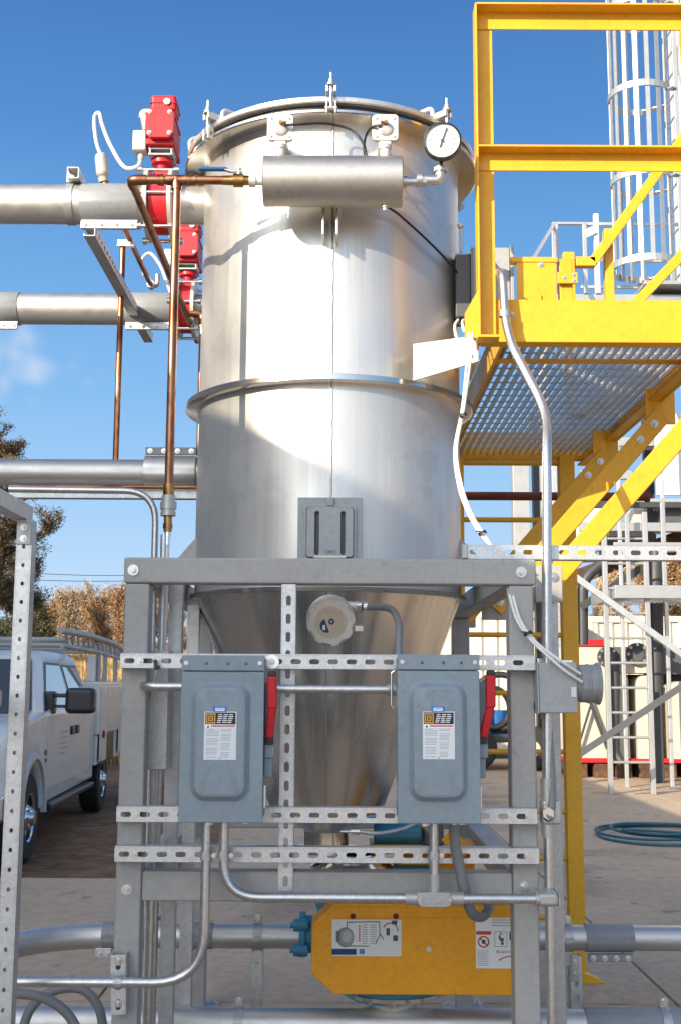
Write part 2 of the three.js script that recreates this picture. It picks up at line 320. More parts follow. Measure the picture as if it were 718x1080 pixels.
{ // concrete yard of cast slabs with open joints
  const yard = structure('pavement', 'concrete yard slabs with joints'); const gap = .006;
  const xs = []; for (let x = 1.4 - 2.4 * 5; x < 15; x += 2.4) xs.push(x);
  for (let j = -5; j < 6; j++) for (const x of xs) {
    const d0 = 5.1 + 3.1 * j, d1 = d0 + 3.1; if (d0 > 8 && x < -1.1) continue; if (x < -7.9) continue;
    const g = bx(x + gap, x + 2.4 - gap, -.15, rr(-.0015, .0015), -d1 + gap, -d0 - gap, .004);
    part('slab', g, M.conc[Math.floor(rnd() * 3)], yard);
  }
  part('apron', bx(-7.9, 30, -.15, -.004, 10.5, 40, .004), M.conc[2], yard); part('apron', bx(-30, -7.95, -.15, -.004, 10.5, 40, .004), M.conc[0], yard);  // unseen concrete behind the camera, added so its sunlit surface bounces fill forward
}
// dry grass on the bank
{
  const blade = new THREE.BufferGeometry(); const P = [], I = [];
  for (let k = 0; k < 7; k++) { const a = rnd() * 6.28, l = rr(.15, .42), w = .014, dx = Math.cos(a) * .22 * rnd(), dz = Math.sin(a) * .22 * rnd(), o = P.length / 3, ox = rr(-.12, .12), oz = rr(-.12, .12); P.push(ox - w, 0, oz, ox + w, 0, oz, ox + dx, l, oz + dz); I.push(o, o + 1, o + 2); }
  blade.setAttribute('position', new THREE.Float32BufferAttribute(P, 3)); blade.setIndex(I); blade.computeVertexNormals();
  const n = 30000, im = new THREE.InstancedMesh(blade, std(lin(.52, .36, .16), .9), n), mt = new THREE.Matrix4(), q = new THREE.Quaternion(), c = new THREE.Color();
  for (let i = 0; i < n; i++) { const d = rr(24, 46), x = rnd() < .8 ? rr(-.32 * d - 3, -.1 * d) : rr(-.1 * d, .34 * d), s = rr(.7, 1.5); q.setFromAxisAngle(Y, rnd() * 6.28); mt.compose(V3(x, groundY(x, d) - .03, -d), q, V3(s, s, s)); im.setMatrixAt(i, mt); const t = rr(.7, 1.25); im.setColorAt(i, c.setRGB(t, t * rr(.92, 1.05), t * rr(.8, 1.1))); }
  im.name = 'dry_grass'; im.userData = { kind: 'stuff', label: 'tan dry grass on the bank behind the truck', category: 'grass' }; shade(im); scene.add(im);
}
// the long shed left of the camera whose eaves shade the yard
{
  const b = thing('warehouse', 'long pale metal clad warehouse along the left of the yard', 'building', V3(-8, 0, -7));
  const X0 = -8, H = 6.39, Z0 = 9.5, Z1 = -24;
  const wave = []; for (let z = Z1; z <= Z0; z += .25) { wave.push([z, 0], [z + .08, 0], [z + .12, -.035], [z + .21, -.035]); } wave.push([Z0, -.2], [Z1, -.2]);
  const g = plate(wave.map(([z, o]) => [z, o]), H - .155 - .2 + .155); g.applyMatrix4(new THREE.Matrix4().makeBasis(V3(0, 0, 1), V3(1, 0, 0), V3(0, 1, 0)).setPosition(V3(X0, -.15, 0))); g.computeVertexNormals();
  part('wall', boxUV(g), M.clad, b);
  part('gable_wall', bx(-19.8, X0 - .22, -.15, H - .3, Z0 - .25, Z0 - .05), M.clad, b); part('gable_wall', bx(-19.8, X0 - .22, -.15, H - .3, Z1 + .05, Z1 + .25), M.clad, b);
  part('roof', bx(-20, X0 + .06, H - .2, H - .02, Z1 - .1, Z0 + .1), M.galvPale, b); part('gutter', bx(X0 + .06, X0 + .2, H - .16, H, Z1, Z0, .03), M.white, b);
  for (const z of [4, -10]) part('door', bx(X0 + .01, X0 + .07, -.15, 3.4, z - 1.6, z + 1.6), M.white, b);
}
// ================================================================ THE FILTER VESSEL AND ITS FRAME
const AX = at(347, 480, 4.1).x, AZ = -4.1, R = .461;                  // axis and radius of the vessel
const axis = (y) => V3(AX, y, AZ);
const FD = 3.3, FR = 4.95, TB = .07;                                   // frame: front depth, rear depth, tube size
const FX0 = at(140, 850, FD + .03).x, FX1 = at(551, 850, FD + .03).x, BT = 1.652, BB = 1.5795, LT = .796, LB = .716;
const vessel = thing('filter_vessel', 'tall stainless steel filter vessel with a cone bottom inside the gray frame', 'vessel', V3(AX, .74, AZ));
{
  const yMid = 2.258, yTop = 3.128;
  // sheets slightly out of true, as rolled plate is
  const shell = (y0, y1, ph) => { const n = 128, rows = 14, pos = [], uv = [], idx = []; for (let j = 0; j <= rows; j++) for (let i = 0; i <= n; i++) { const a = i / n * 2 * Math.PI, y = y0 + (y1 - y0) * j / rows, r = R + .0018 * Math.sin(a * 5 + ph) * Math.sin(j / rows * 3.1) + .0012 * Math.sin(a * 9 + y * 4 + ph); pos.push(AX + r * Math.sin(a), y, AZ + r * Math.cos(a)); uv.push(a * R, y); } for (let j = 0; j < rows; j++) for (let i = 0; i < n; i++) { const a = j * (n + 1) + i, b = a + n + 1; idx.push(a, a + 1, b, a + 1, b + 1, b); } const g = new THREE.BufferGeometry(); g.setAttribute('position', new THREE.Float32BufferAttribute(pos, 3)); g.setAttribute('uv', new THREE.Float32BufferAttribute(uv, 2)); g.setIndex(idx); g.computeVertexNormals(); return g; };
  part('upper_shell', shell(yMid + .012, yTop, 0), M.steel, vessel);
  part('lower_shell', shell(1.60, yMid - .012, 2), M.steel, vessel);
  // weld seams down the front
  const seam = (ang, y0, y1) => { const p = []; for (let k = 0; k <= 30; k++) p.push(V3(AX + (R + .0005) * Math.sin(ang) + .0006 * Math.sin(k * 2.3), y0 + (y1 - y0) * k / 30, AZ + (R + .0005) * Math.cos(ang))); return sweep(p, .0035, 6); };
  part('weld_seam', seam(.025, yMid + .014, yTop - .002), M.weld, vessel); part('weld_seam', seam(.025, 1.605, yMid - .014), M.weld, vessel);
  part('mid_flange', lathe([[R - .002, -.012], [.500, -.012], [.507, -.008], [.507, .008], [.500, .012], [R - .002, .012], [R - .002, -.012]], axis(yMid), 128), M.steelEdge, vessel);
  part('top_flange', lathe([[R - .002, 0], [.527, 0], [.531, .003], [.531, .011], [.527, .014], [.30, .014]], axis(yTop), 128), M.steelEdge, vessel);
  part('lid_gasket', lathe([[.46, 0], [.500, 0], [.500, .026], [.46, .026]], axis(yTop + .0145), 96), M.black, vessel);
  const lid = part('lid', lathe([[.40, 0], [.519, 0], [.523, .004], [.523, .018], [.517, .022], [.45, .026], [.3, .045], [.12, .056], [0, .058]], axis(yTop + .0405), 128), M.steel, vessel);
  // swing-bolt clamps round the lid
  for (const a of [.008, -.86, .80, -1.9, 2.0, 3.1]) {
    const dr = V3(Math.sin(a), 0, Math.cos(a)), sd = V3(Math.cos(a), 0, -Math.sin(a)), o = axis(yTop).addScaledVector(dr, .537);
    const P = (r, y, s) => o.clone().addScaledVector(dr, r).addScaledVector(sd, s).add(V3(0, y, 0));
    for (const s of [-.014, .014]) part('clamp_lug', bar(P(.006, -.012, s), P(.006, .03, s), .024, .006, sd), M.castPale, vessel);
    const cl = part('clamp', [bar(P(-.05, .072, -.013), P(.018, .072, -.013), .009, .022, Y), bar(P(-.05, .072, .013), P(.018, .072, .013), .009, .022, Y), bar(P(-.05, .06, -.018), P(-.05, .06, .018), .012, .03, Y)], M.castPale, vessel);
    part('eye_bolt', [cyl(P(.008, .004, 0), P(.008, .128, 0), .0058, .0058, 10), cyl(P(.008, .008, -.02), P(.008, .008, .02), .007, .007, 10), cyl(P(.008, .084, 0), P(.008, .09, 0), .017, .017, 14), cyl(P(.008, .09, 0), P(.008, .104, 0), .0115, .0115, 6)], M.bright, cl);
    if (a < -.5 && a > -1) part('lift_handle', pipe([P(-.12, .055, .02), P(-.115, .105, .02), P(-.035, .105, .02), P(-.04, .055, .02)], .008, .035), M.castPale, vessel);
    if (a > .5 && a < 1) part('lift_handle', pipe([P(-.12, .055, -.02), P(-.115, .105, -.02), P(-.035, .105, -.02), P(-.04, .055, -.02)], .008, .035), M.castPale, vessel);
  }
  part('hinge_handle', pipe([at(203, 170, 4.02), at(200, 148, 4.02), at(216, 144, 4.05), at(222, 156, 4.1)], .009, .02), M.castPale, vessel);
  // cone and outlet
  part('cone', lathe([[.187, .873], [R, 1.60]], V3(AX, 0, AZ), 96), M.cone, vessel);
  part('cone_ring', lathe([[R - .01, 1.585], [R + .016, 1.585], [R + .016, 1.600], [R - .01, 1.600]], V3(AX, 0, AZ), 96), M.steelEdge, vessel);
  part('cone_seam', sweep([V3(AX, 1.585, AZ + R), V3(AX, .88, AZ + .192)], .003, 6), M.weld, vessel);
  part('cone_end', lathe([[.187, .873], [.192, .868], [.15, .845], [.085, .822], [.075, .81]], V3(AX, 0, AZ), 64), M.steel, vessel);
  part('outlet_neck', lathe([[.075, .81], [.075, .76], [.11, .757], [.11, .742], [.07, .742]], V3(AX, 0, AZ), 48), M.steelEdge, vessel);
  // gusset plates that carry it on the side beams
  for (const s of [-1, 1]) for (const zz of [-.10, .10]) {
    const xr = AX + s * (Math.sqrt(R * R - zz * zz) - .004), xo = s < 0 ? FX0 - .02 : FX1 + .02;
    const g = plate([[xr, BT + .012], [xo, BT + .012], [xo, BT + .03], [xr, BT + .15]], .010); g.translate(0, 0, AZ + zz - .005); part('gusset', boxUV(g), M.gray, vessel);
  }
  for (const s of [-1, 1]) { const xr = AX + s * (R - .05), xo = s < 0 ? FX0 - .03 : FX1 + .03; part('lug_plate', bx(Math.min(xr, xo), Math.max(xr, xo), BT + .001, BT + .0115, AZ - .14, AZ + .14), M.gray, vessel); }
}
{ // the frame
  const f = thing('support_frame', 'gray painted square tube frame carrying the vessel', 'frame', V3((FX0 + FX1) / 2, 0, -(FD + FR) / 2));
  const h = TB / 2, zF = -FD - h, zR = -FR - h;
  for (const [x, z] of [[FX0, zF], [FX1, zF], [FX0, zR], [FX1, zR]]) { const p = part('post', bx(x - h, x + h, .012, BB - .001, z - h, z + h, .006), M.gray, f); part('foot_plate', bx(x - .085, x + .085, .0005, .012, z - .085, z + .085, .002), M.gray, p); for (const [a, b] of [[-1, -1], [1, -1], [1, 1], [-1, 1]]) bolt(p, V3(x + a * .062, .012, z + b * .062), .014, Y); }
  const xo0 = FX0 - h - .004, xo1 = FX1 + h + .008;
  part('top_beam', bx(xo0, xo1, BB, BT, zF - h, zF + h + .002, .006), M.gray, f); part('top_beam', bx(xo0, xo1, BB, BT, zR - h - .002, zR + h, .006), M.gray, f);
  for (const x of [FX0, FX1]) { part('side_beam', bx(x - h, x + h, BB, BT - .002, zR + h, zF - h, .006), M.gray, f); part('side_beam', bx(x - h, x + h, LB, LT - .002, zR + h, zF - h, .006), M.gray, f); }
  part('lower_beam', bx(FX0 + h, FX1 - h, LB, LT, zF - h + .004, zF + h - .006, .006), M.gray, f); part('lower_beam', bx(FX0 + h, FX1 - h, LB, LT, zR - h + .004, zR + h - .006, .006), M.gray, f);
  bolt(f, V3(at(141, 602, FD).x, (BT + BB) / 2, -FD + .0018), .0155); bolt(f, V3(at(549, 604, FD).x, (BT + BB) / 2, -FD + .0018), .0155);
  bolt(f, at(134, 938, FD), .0145); bolt(f, at(552, 935, FD), .0145);
}
{ // cast hatch plate on the vessel front, above the beam
  const c = at(348, 557, 4.1 - R - .004), s = mpp(557, c.z * -1);
  const o = thing('hatch_plate', 'gray cast plate with two tall slots on vessel front', 'hatch', V3(c.x, at(348, 592, 3.64).y, c.z));
  const hw = 34 * s, hh = 34 * s, cy = at(348, 559, 3.64).y; const B = AZ + R - .012;
  part('back_plate', bx(c.x - hw, c.x + hw, cy - hh, cy + hh, B, B + .026, .002), M.boxGray, o);
  const ring = roundRect(-hw * .80, hw * .80, -hh * .97, hh * .76, .012); ring.holes.push(roundRect(-hw * .74, hw * .74, -hh * .91, hh * .70, .01, THREE.Path));
  part('rim', plate(ring, .007, null, .001).translate(c.x, cy, B + .026), M.boxGray, o);
  const face = roundRect(-hw * .70, hw * .70, -hh * .86, hh * .66, .008), sl = (x) => roundRect(x - hw * .085, x + hw * .085, -hh * .83, hh * .56, hw * .08, THREE.Path); face.holes.push(sl(-hw * .40), sl(hw * .40));
  part('slotted_plate', plate(face, .014, null, .0015).translate(c.x, cy, B + .0285), M.boxGray, o);
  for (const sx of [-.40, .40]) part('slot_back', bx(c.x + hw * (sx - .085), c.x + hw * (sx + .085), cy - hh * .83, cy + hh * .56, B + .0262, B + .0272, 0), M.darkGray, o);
  part('top_clip', bx(c.x - .012, c.x + .012, cy + hh * .72, cy + hh * .98, B + .026, B + .038, .003), M.boxGray, o); part('lower_bar', bx(c.x - hw * .5, c.x + hw * .5, cy - hh * .93, cy - hh * .84, B + .042, B + .054, .004), M.castPale, o);
  const rv = canvasTex(96, 32, (k, w, h) => { k.fillStyle = '#8b8f90'; k.fillRect(0, 0, w, h); k.fillStyle = '#3c3f40'; k.font = 'bold 24px sans-serif'; k.textAlign = 'center'; k.fillText('EFR', w / 2, 25); });
  sticker('cast_lettering', o, V3(c.x + .002, cy - hh * .72, B + .0446), hw * .40, hh * .13, Z, rv, .5);
}
{ // rotary paddle level sensor on the cone
  const c = at(349, 656, 3.47), p = mpp(656, 3.47), dirv = V3(.02, -.16, 1).normalize(), back = c.clone().addScaledVector(dirv, -.15);
  const o = thing('level_sensor', 'round cast aluminium level sensor head on the steel cone', 'sensor', back.clone());
  const q = dirv;
  part('housing', lathe([[.030, -.155], [.034, -.12], [.066, -.10], [.073, -.09], [.073, -.02], [.070, -.012], [0, -.012]], c, 40, q), M.castPale, o);
  const sh = new THREE.Shape(); for (let k = 0; k <= 96; k++) { const a = k / 96 * 2 * Math.PI, r = .066 + .0035 * Math.sign(Math.sin(a * 8)) * Math.min(1, Math.abs(Math.sin(a * 8)) * 3); k ? sh.lineTo(r * Math.cos(a), r * Math.sin(a)) : sh.moveTo(r, 0); }
  const cap = plate(sh, .018, null, .002); cap.applyQuaternion(facing(q)); cap.translate(c.x, c.y, c.z); cap.translate(-q.x * .012, -q.y * .012, -q.z * .012);
  const cp = part('screw_cap', boxUV(cap), M.castPale, o);
  const nt = canvasTex(256, 256, (k, w) => { k.fillStyle = '#b9ad9b'; k.beginPath(); k.arc(128, 128, 128, 0, 7); k.fill(); k.strokeStyle = '#8c8172'; k.lineWidth = 3; for (let i = 0; i < 7; i++) { k.beginPath(); k.moveTo(95 + i * 18, 30); k.lineTo(150 + i * 14, 215); k.stroke(); } k.fillStyle = '#2a3b52'; k.beginPath(); k.moveTo(80, 110); k.arc(96, 156, 56, -1.9, 1.2, true); k.fill(); k.fillStyle = '#1d2733'; k.beginPath(); k.arc(132, 122, 24, 0, 7); k.fill(); k.fillStyle = '#8b949b'; k.beginPath(); k.arc(132, 122, 12, 0, 7); k.fill(); k.fillStyle = '#c9d2d8'; k.fillRect(62, 150, 22, 40); });
  const disc = new THREE.CircleGeometry(.047, 40); const mm = shade(new THREE.Mesh(disc, std(lin(1, 1, 1), .4, .3, { map: nt }))); mm.name = 'nameplate'; mm.quaternion.copy(facing(q)); mm.position.copy(c).addScaledVector(q, .0095).sub(o.position); cp.add(mm);
  part('lug', [bar(at(374, 663, 3.48), at(383, 663, 3.48), .018, .018), cyl(at(366, 640, 3.52), at(380, 640, 3.5), .016, .016, 16)], M.castPale, o);
  const cd = thing('flexible_conduit', 'short gray flexible conduit from the level sensor to the right switch', 'conduit', at(420, 690, 3.3));
  part('hose', pipe([at(384, 640, 3.49), at(412, 640, 3.45), at(421, 655, 3.36), at(420, 692, 3.31)], .0105, .06), M.flex, cd);
  part('gland', [cyl(at(379, 640, 3.5), at(384, 640, 3.49), .017, .017, 6), cyl(at(384, 640, 3.49), at(388, 640, 3.487), .013, .013, 16)], M.bright, cd);
}
// ================================================================ COMPRESSED AIR AND PIPEWORK
const HD = 3.50;                                                       // depth of the air header axis
{ // compressed-air header
  const a = at(278, 192, HD), b = at(424, 191, HD), yc = (a.y + b.y) / 2, r = 26.5 * mpp(192, HD);
  const o = thing('air_header', 'satin gray steel air tank lying across the vessel front', 'air tank', V3((a.x + b.x) / 2, yc - r, -HD));
  const A = V3(a.x, yc, -HD), B = V3(b.x, yc, -HD);
  part('tank', lathe([[0, 0], [r - .004, 0], [r, .004], [r, B.x - A.x - .004], [r - .004, B.x - A.x], [0, B.x - A.x]], A, 48, X), M.satin, o);
  part('outlet_nipple', [cyl(B.clone(), V3(B.x + .075, yc, -HD), .0135, .0135, 20), cyl(B.clone(), V3(B.x + .014, yc, -HD), .018, .018, 6)], M.emt, o);
  part('inlet_nipple', [cyl(V3(A.x - .035, yc, -HD), A.clone(), .013, .013, 16), cyl(V3(A.x - .045, yc, -HD), V3(A.x - .024, yc, -HD), .019, .019, 6)], M.castPale, o);
  part('drain_plug', [cyl(V3(B.x - .055, yc - r + .002, -HD), V3(B.x - .055, yc - r - .016, -HD), .0075, .0075, 6), cyl(V3(B.x - .055, yc - r - .006, -HD), V3(B.x - .055, yc - r + .004, -HD), .011, .011, 12)], M.castPale, o);
  // saddle brackets back to the vessel
  for (const u of [348]) { const x = at(u, 230, HD).x; for (const s of [-1, 1]) part('bracket', bx(x + s * .022 - .004, x + s * .022 + .004, yc - r - .075, yc - .02, AZ + R - .004, -HD - r * .6, .001), M.steelEdge, o); }
  part('rear_saddle', bx(at(338, 230, HD).x, at(360, 230, HD).x, yc - .05, yc + .05, AZ + R - .008, -HD - r * .9), M.steelEdge, o);
}
for (const [u, which] of [[296, 'left'], [406, 'right']]) { // pulse valves
  const c = at(u, 137, HD), yT = at(u, 166, HD).y, s = mpp(137, HD), hw = 13 * s;
  const o = thing('pulse_valve', 'cast aluminium pulse valve above the ' + which + ' end of the air tank', 'valve', V3(c.x, yT - .002, -HD), 'pulse valves on the air tank');
  part('stem', [cyl(V3(c.x, yT - .006, -HD), V3(c.x, yT + .036, -HD), .0165, .0165, 20), cyl(V3(c.x, yT + .026, -HD), V3(c.x, yT + .04, -HD), .021, .021, 6)], M.castPale, o);
  part('body', [lathe([[0, 0], [.024, 0], [.03, .012], [.034, .03], [.034, .05], [0, .05]], V3(c.x, c.y, -HD - .05), 28, Z), bx(c.x - .02, c.x + .02, yT + .034, c.y - .01, -HD - .028, -HD + .014, .006)], M.castPale, o);
  const cap = part('cover', plate(roundRect(-hw, hw, -hw * 1.05, hw * 1.1, .011), .013, null, .002, 4).translate(c.x, c.y, -HD + .002), M.castPale, o);
  for (const [a, b] of [[-1, -1], [1, -1], [1, 1], [-1, 1]]) bolt(cap, V3(c.x + a * hw * .72, c.y + b * hw * .78, -HD + .017), .0055);
  part('diaphragm_dome', lathe([[.024, 0], [.022, .006], [.014, .011], [0, .012]], V3(c.x, c.y - .004, -HD + .017), 28, Z), M.castPale, cap);
  part('air_fitting', [cyl(V3(c.x + .002, c.y + .008, -HD + .026), V3(c.x + .002, c.y + .008, -HD + .042), .0065, .0065, 6), cyl(V3(c.x + .002, c.y + .008, -HD + .036), V3(c.x + (u < 350 ? .02 : -.016), c.y + .008, -HD + .036), .0048, .0048, 10)], M.brass, cap);
  part('pulse_pipe', cyl(V3(c.x, c.y, -HD - .045), V3(c.x, c.y, AZ + Math.sqrt(R * R - (c.x - AX) ** 2) - .006), .022, .022, 20), M.steelEdge, o);
}
// black pilot tubes
{
  const y = at(300, 137, HD).y;
  single('pilot_tube', spline([at(300, 132, HD - .035), at(318, 131, HD - .03), at(350, 131, HD + .06), at(372, 138, HD + .07), at(383, 152, HD + .05), at(387, 166, HD + .02), at(405, 214, HD + .11), at(420, 226, 3.66), at(455, 258, 3.75), at(478, 283, 3.86), at(490, 300, 3.95)], .0042, 60), M.black, 'thin black air tube looping from the left pulse valve down the vessel', 'tube', 'pilot tubes');
  single('pilot_tube', spline([at(402, 132, HD - .035), at(392, 134, HD - .02), at(385, 145, HD + .02), at(384, 160, HD + .045), at(388, 176, HD + .09)], .0042, 30), M.black, 'thin black air tube hooking down beside the right pulse valve', 'tube', 'pilot tubes');
}
{ // pressure gauge
  const c = at(466, 148, 3.44), r = 20 * mpp(148, 3.44), e = at(464, 190, HD), nx = at(440, 191, HD);
  const o = thing('pressure_gauge', 'round white dial pressure gauge at the right end of air tank', 'gauge', V3(c.x, c.y - r - .06, -HD));
  const n = V3(-.10, -.10, 1).normalize();
  part('elbow', [pipe([V3(nx.x - .004, e.y, -HD), V3(e.x, e.y, -HD), V3(e.x, e.y + .038, -HD)], .0155, .02), cyl(V3(nx.x - .002, e.y, -HD), V3(nx.x + .014, e.y, -HD), .021, .021, 18), cyl(V3(e.x, e.y + .026, -HD), V3(e.x, e.y + .04, -HD), .021, .021, 18)], M.emt, o);
  part('stem', [cyl(V3(e.x, e.y + .036, -HD), V3(e.x + .003, e.y + .048, -HD + .002), .015, .013, 6), cyl(V3(e.x, e.y + .044, -HD), V3(c.x, c.y - r * .9, -HD + .02), .0065, .0065, 10)], M.brass, o);
  const cs = part('case', lathe([[0, -.032], [r * .93, -.03], [r, -.024], [r, 0], [r * .91, .003], [r * .90, -.004]], c, 48, n), M.black, o);
  const dial = canvasTex(512, 512, (k) => {
    k.fillStyle = '#eef0ee'; k.fillRect(0, 0, 512, 512); k.translate(256, 256); k.fillStyle = '#202428'; k.strokeStyle = '#202428'; k.textAlign = 'center'; k.textBaseline = 'middle';
    for (let i = 0; i <= 80; i++) { const t = (-225 + i * 270 / 80) * Math.PI / 180, l = i % 8 ? (i % 4 ? 12 : 18) : 26; k.lineWidth = i % 8 ? 3 : 6; k.beginPath(); k.moveTo(236 * Math.cos(t), 236 * Math.sin(t)); k.lineTo((236 - l) * Math.cos(t), (236 - l) * Math.sin(t)); k.stroke(); }
    k.font = 'bold 46px sans-serif'; for (let i = 0; i <= 10; i++) { const t = (-225 + i * 27) * Math.PI / 180; k.fillText(String(i * 20), 172 * Math.cos(t), 172 * Math.sin(t)); }
    k.font = 'bold 26px sans-serif'; k.fillText('psi', 0, 70); k.fillRect(-70, 132, 140, 14);
  });
  const face = shade(new THREE.Mesh(new THREE.CircleGeometry(r * .905, 48), std(lin(.86, .86, .85), .45, 0, { map: dial }))); face.name = 'dial'; face.quaternion.copy(facing(n)); face.position.copy(c).addScaledVector(n, -.004).sub(o.position); cs.add(face);
  const up = V3(.36, 1, 0).addScaledVector(n, -n.dot(V3(.36, 1, 0))).normalize(), mid = c.clone().addScaledVector(n, -.001);
  part('needle', bar(mid.clone().addScaledVector(up, -r * .38), mid.clone().addScaledVector(up, r * .72), .0045, .0012, n, 0), M.black, cs); part('hub', cyl(mid, mid.clone().addScaledVector(n, .003), .005, .005, 12), M.black, cs);
  const gl = new THREE.MeshPhysicalMaterial({ color: 0xffffff, roughness: .03, transmission: 1, thickness: 0, ior: 1.45 });
  const lens = new THREE.Mesh(new THREE.CircleGeometry(r * .905, 48), gl); lens.name = 'lens'; lens.castShadow = false; lens.receiveShadow = true; lens.quaternion.copy(facing(n)); lens.position.copy(c).addScaledVector(n, .0025).sub(o.position); cs.add(lens);
}
// copper air line
const CD = HD, cy = at(200, 190, CD).y;
const tee = (p, r, dirs) => dirs.map((d) => cyl(p.clone().addScaledVector(d, -.004), p.clone().addScaledVector(d, .032), r, r, 18));
{
  const xr = at(236, 190, CD).x, xe = at(138, 190, CD).x, xt = at(187, 190, CD).x, E = V3(xe, cy, -CD), T = V3(xt, cy, -CD), r = .0135;
  const o = thing('copper_pipe', 'copper air header pipe running back from an elbow beside the valve', 'pipe', V3(xe, cy - r, -CD), 'copper air pipes');
  part('run', pipe([V3(xr, cy, -CD), V3(xe, cy, -CD), V3(xe, cy, -5.25)], r, .022), M.copper, o);
  part('elbow', pipe([V3(xe + .05, cy, -CD), V3(xe, cy, -CD), V3(xe, cy, -CD - .05)], r * 1.22, .026), M.copper, o);
  part('coupling', [cyl(V3(xe + .085, cy, -CD), V3(xe + .095, cy, -CD), r * 1.3, r * 1.3, 18), cyl(V3(xr - .12, cy, -CD), V3(xr - .085, cy, -CD), r * 1.2, r * 1.2, 18)], M.copper, o);
  part('tee', [...tee(T, r * 1.22, [X, X.clone().negate(), V3(0, -1, 0)])], M.copper, o);
  part('collar', [cyl(V3(xt - .05, cy, -CD), V3(xt - .04, cy, -CD), r * 1.4, r * 1.4, 18), cyl(V3(xt + .034, cy, -CD), V3(xt + .042, cy, -CD), r * 1.4, r * 1.4, 18)], M.brass, o);
  // drop with union
  const yB = at(176, 540, CD).y, xd = xt;
  const d = thing('copper_pipe', 'long copper drop pipe in front of the vessel with gray union', 'pipe', V3(xd, yB - .13, -CD), 'copper air pipes');
  part('run', pipe([V3(xt, cy - .02, -CD), V3(xd, yB, -CD)], r), M.copper, d);
  part('union', [cyl(V3(xd, yB - .005, -CD), V3(xd, yB + .05, -CD), .021, .021, 20), cyl(V3(xd, yB + .008, -CD), V3(xd, yB + .03, -CD), .025, .025, 8), cyl(V3(xd, yB - .012, -CD), V3(xd, yB, -CD), .023, .023, 20)], M.cast, d);
  part('reducer', [cyl(V3(xd, yB + .05, -CD), V3(xd, yB + .085, -CD), .017, .017, 16), cyl(V3(xd, yB - .06, -CD), V3(xd, yB - .01, -CD), .0125, .0125, 16), cyl(V3(xd, yB - .05, -CD), V3(xd, yB - .035, -CD), .0155, .0155, 6)], M.brass, d);
  part('hose_barb', [cyl(V3(xd, yB - .1, -CD), V3(xd, yB - .06, -CD), .0075, .0075, 12), cyl(V3(xd, yB - .075, -CD), V3(xd, yB - .065, -CD), .0105, .0105, 6)], M.bright, d);
  single('air_hose', spline([V3(xd, yB - .096, -CD), V3(xd, yB - .3, -CD), V3(xd - .01, yB - .6, -CD - .01), V3(xd - .03, .75, -CD - .02), V3(xd - .03, .005, -CD - .02)], .0065, 40), M.cable, 'thin clear hose hanging from the copper drop behind left post', 'hose');
  // rear drop, from the line running back
  const p2 = at(196, 322, 4.85); const o2 = thing('copper_pipe', 'copper drop pipe close to the vessel left side, behind the long drop', 'pipe', V3(xe + .07, at(190, 470, 4.85).y, -4.85), 'copper air pipes');
  part('run', pipe([V3(xe, cy, -4.85), V3(xe + .07, cy, -4.85), V3(xe + .07, at(190, 480, 4.85).y, -4.85)], r * .95, .02), M.copper, o2);
  part('elbow', pipe([V3(xe + .03, cy, -4.85), V3(xe + .07, cy, -4.85), V3(xe + .07, cy - .06, -4.85)], r * 1.2, .02), M.copper, o2); part('coupling', cyl(at(190, 430, 4.85).setX(xe + .07), at(190, 442, 4.85).setX(xe + .07), r * 1.2, r * 1.2, 16), M.copper, o2);
  // left drop, clamped to the strut under the upper pipe
  const l0 = at(130, 254, 4.74), l1 = at(123, 482, 4.74); const o3 = thing('copper_pipe', 'copper drop pipe standing alone against the sky left of the vessel', 'pipe', l1.clone(), 'copper air pipes');
  part('run', pipe([l0.clone(), V3(l0.x, l1.y - .09, l0.z)], .0125), M.copper, o3);
  part('clamp', [cyl(V3(l0.x, l0.y - .03, l0.z), V3(l0.x, l0.y - .005, l0.z), .019, .019, 16), bar(V3(l0.x - .02, l0.y - .016, l0.z + .01), V3(l0.x + .05, l0.y - .016, l0.z + .01), .03, .02)], M.emt, o3); bolt(o3, V3(l0.x + .036, l0.y - .016, l0.z + .02), .009);
  // short lateral with end fitting
  const s0 = V3(l0.x + .03, l0.y + .002, l0.z + .2), s1 = at(152, 290, 5.3); const o4 = thing('copper_pipe', 'short copper branch pointing back below the upper pipe', 'pipe', s1.clone(), 'copper air pipes');
  part('run', pipe([s0, V3(s0.x, s0.y, -5.3)], .012), M.copper, o4); part('end_fitting', [cyl(V3(s0.x, s0.y, -5.28), V3(s0.x, s0.y, -5.32), .018, .018, 16), pipe([V3(s0.x, s0.y, -5.3), V3(s0.x + .03, s0.y, -5.3), V3(s0.x + .03, s0.y + .05, -5.3)], .014, .015)], M.emt, o4);
}
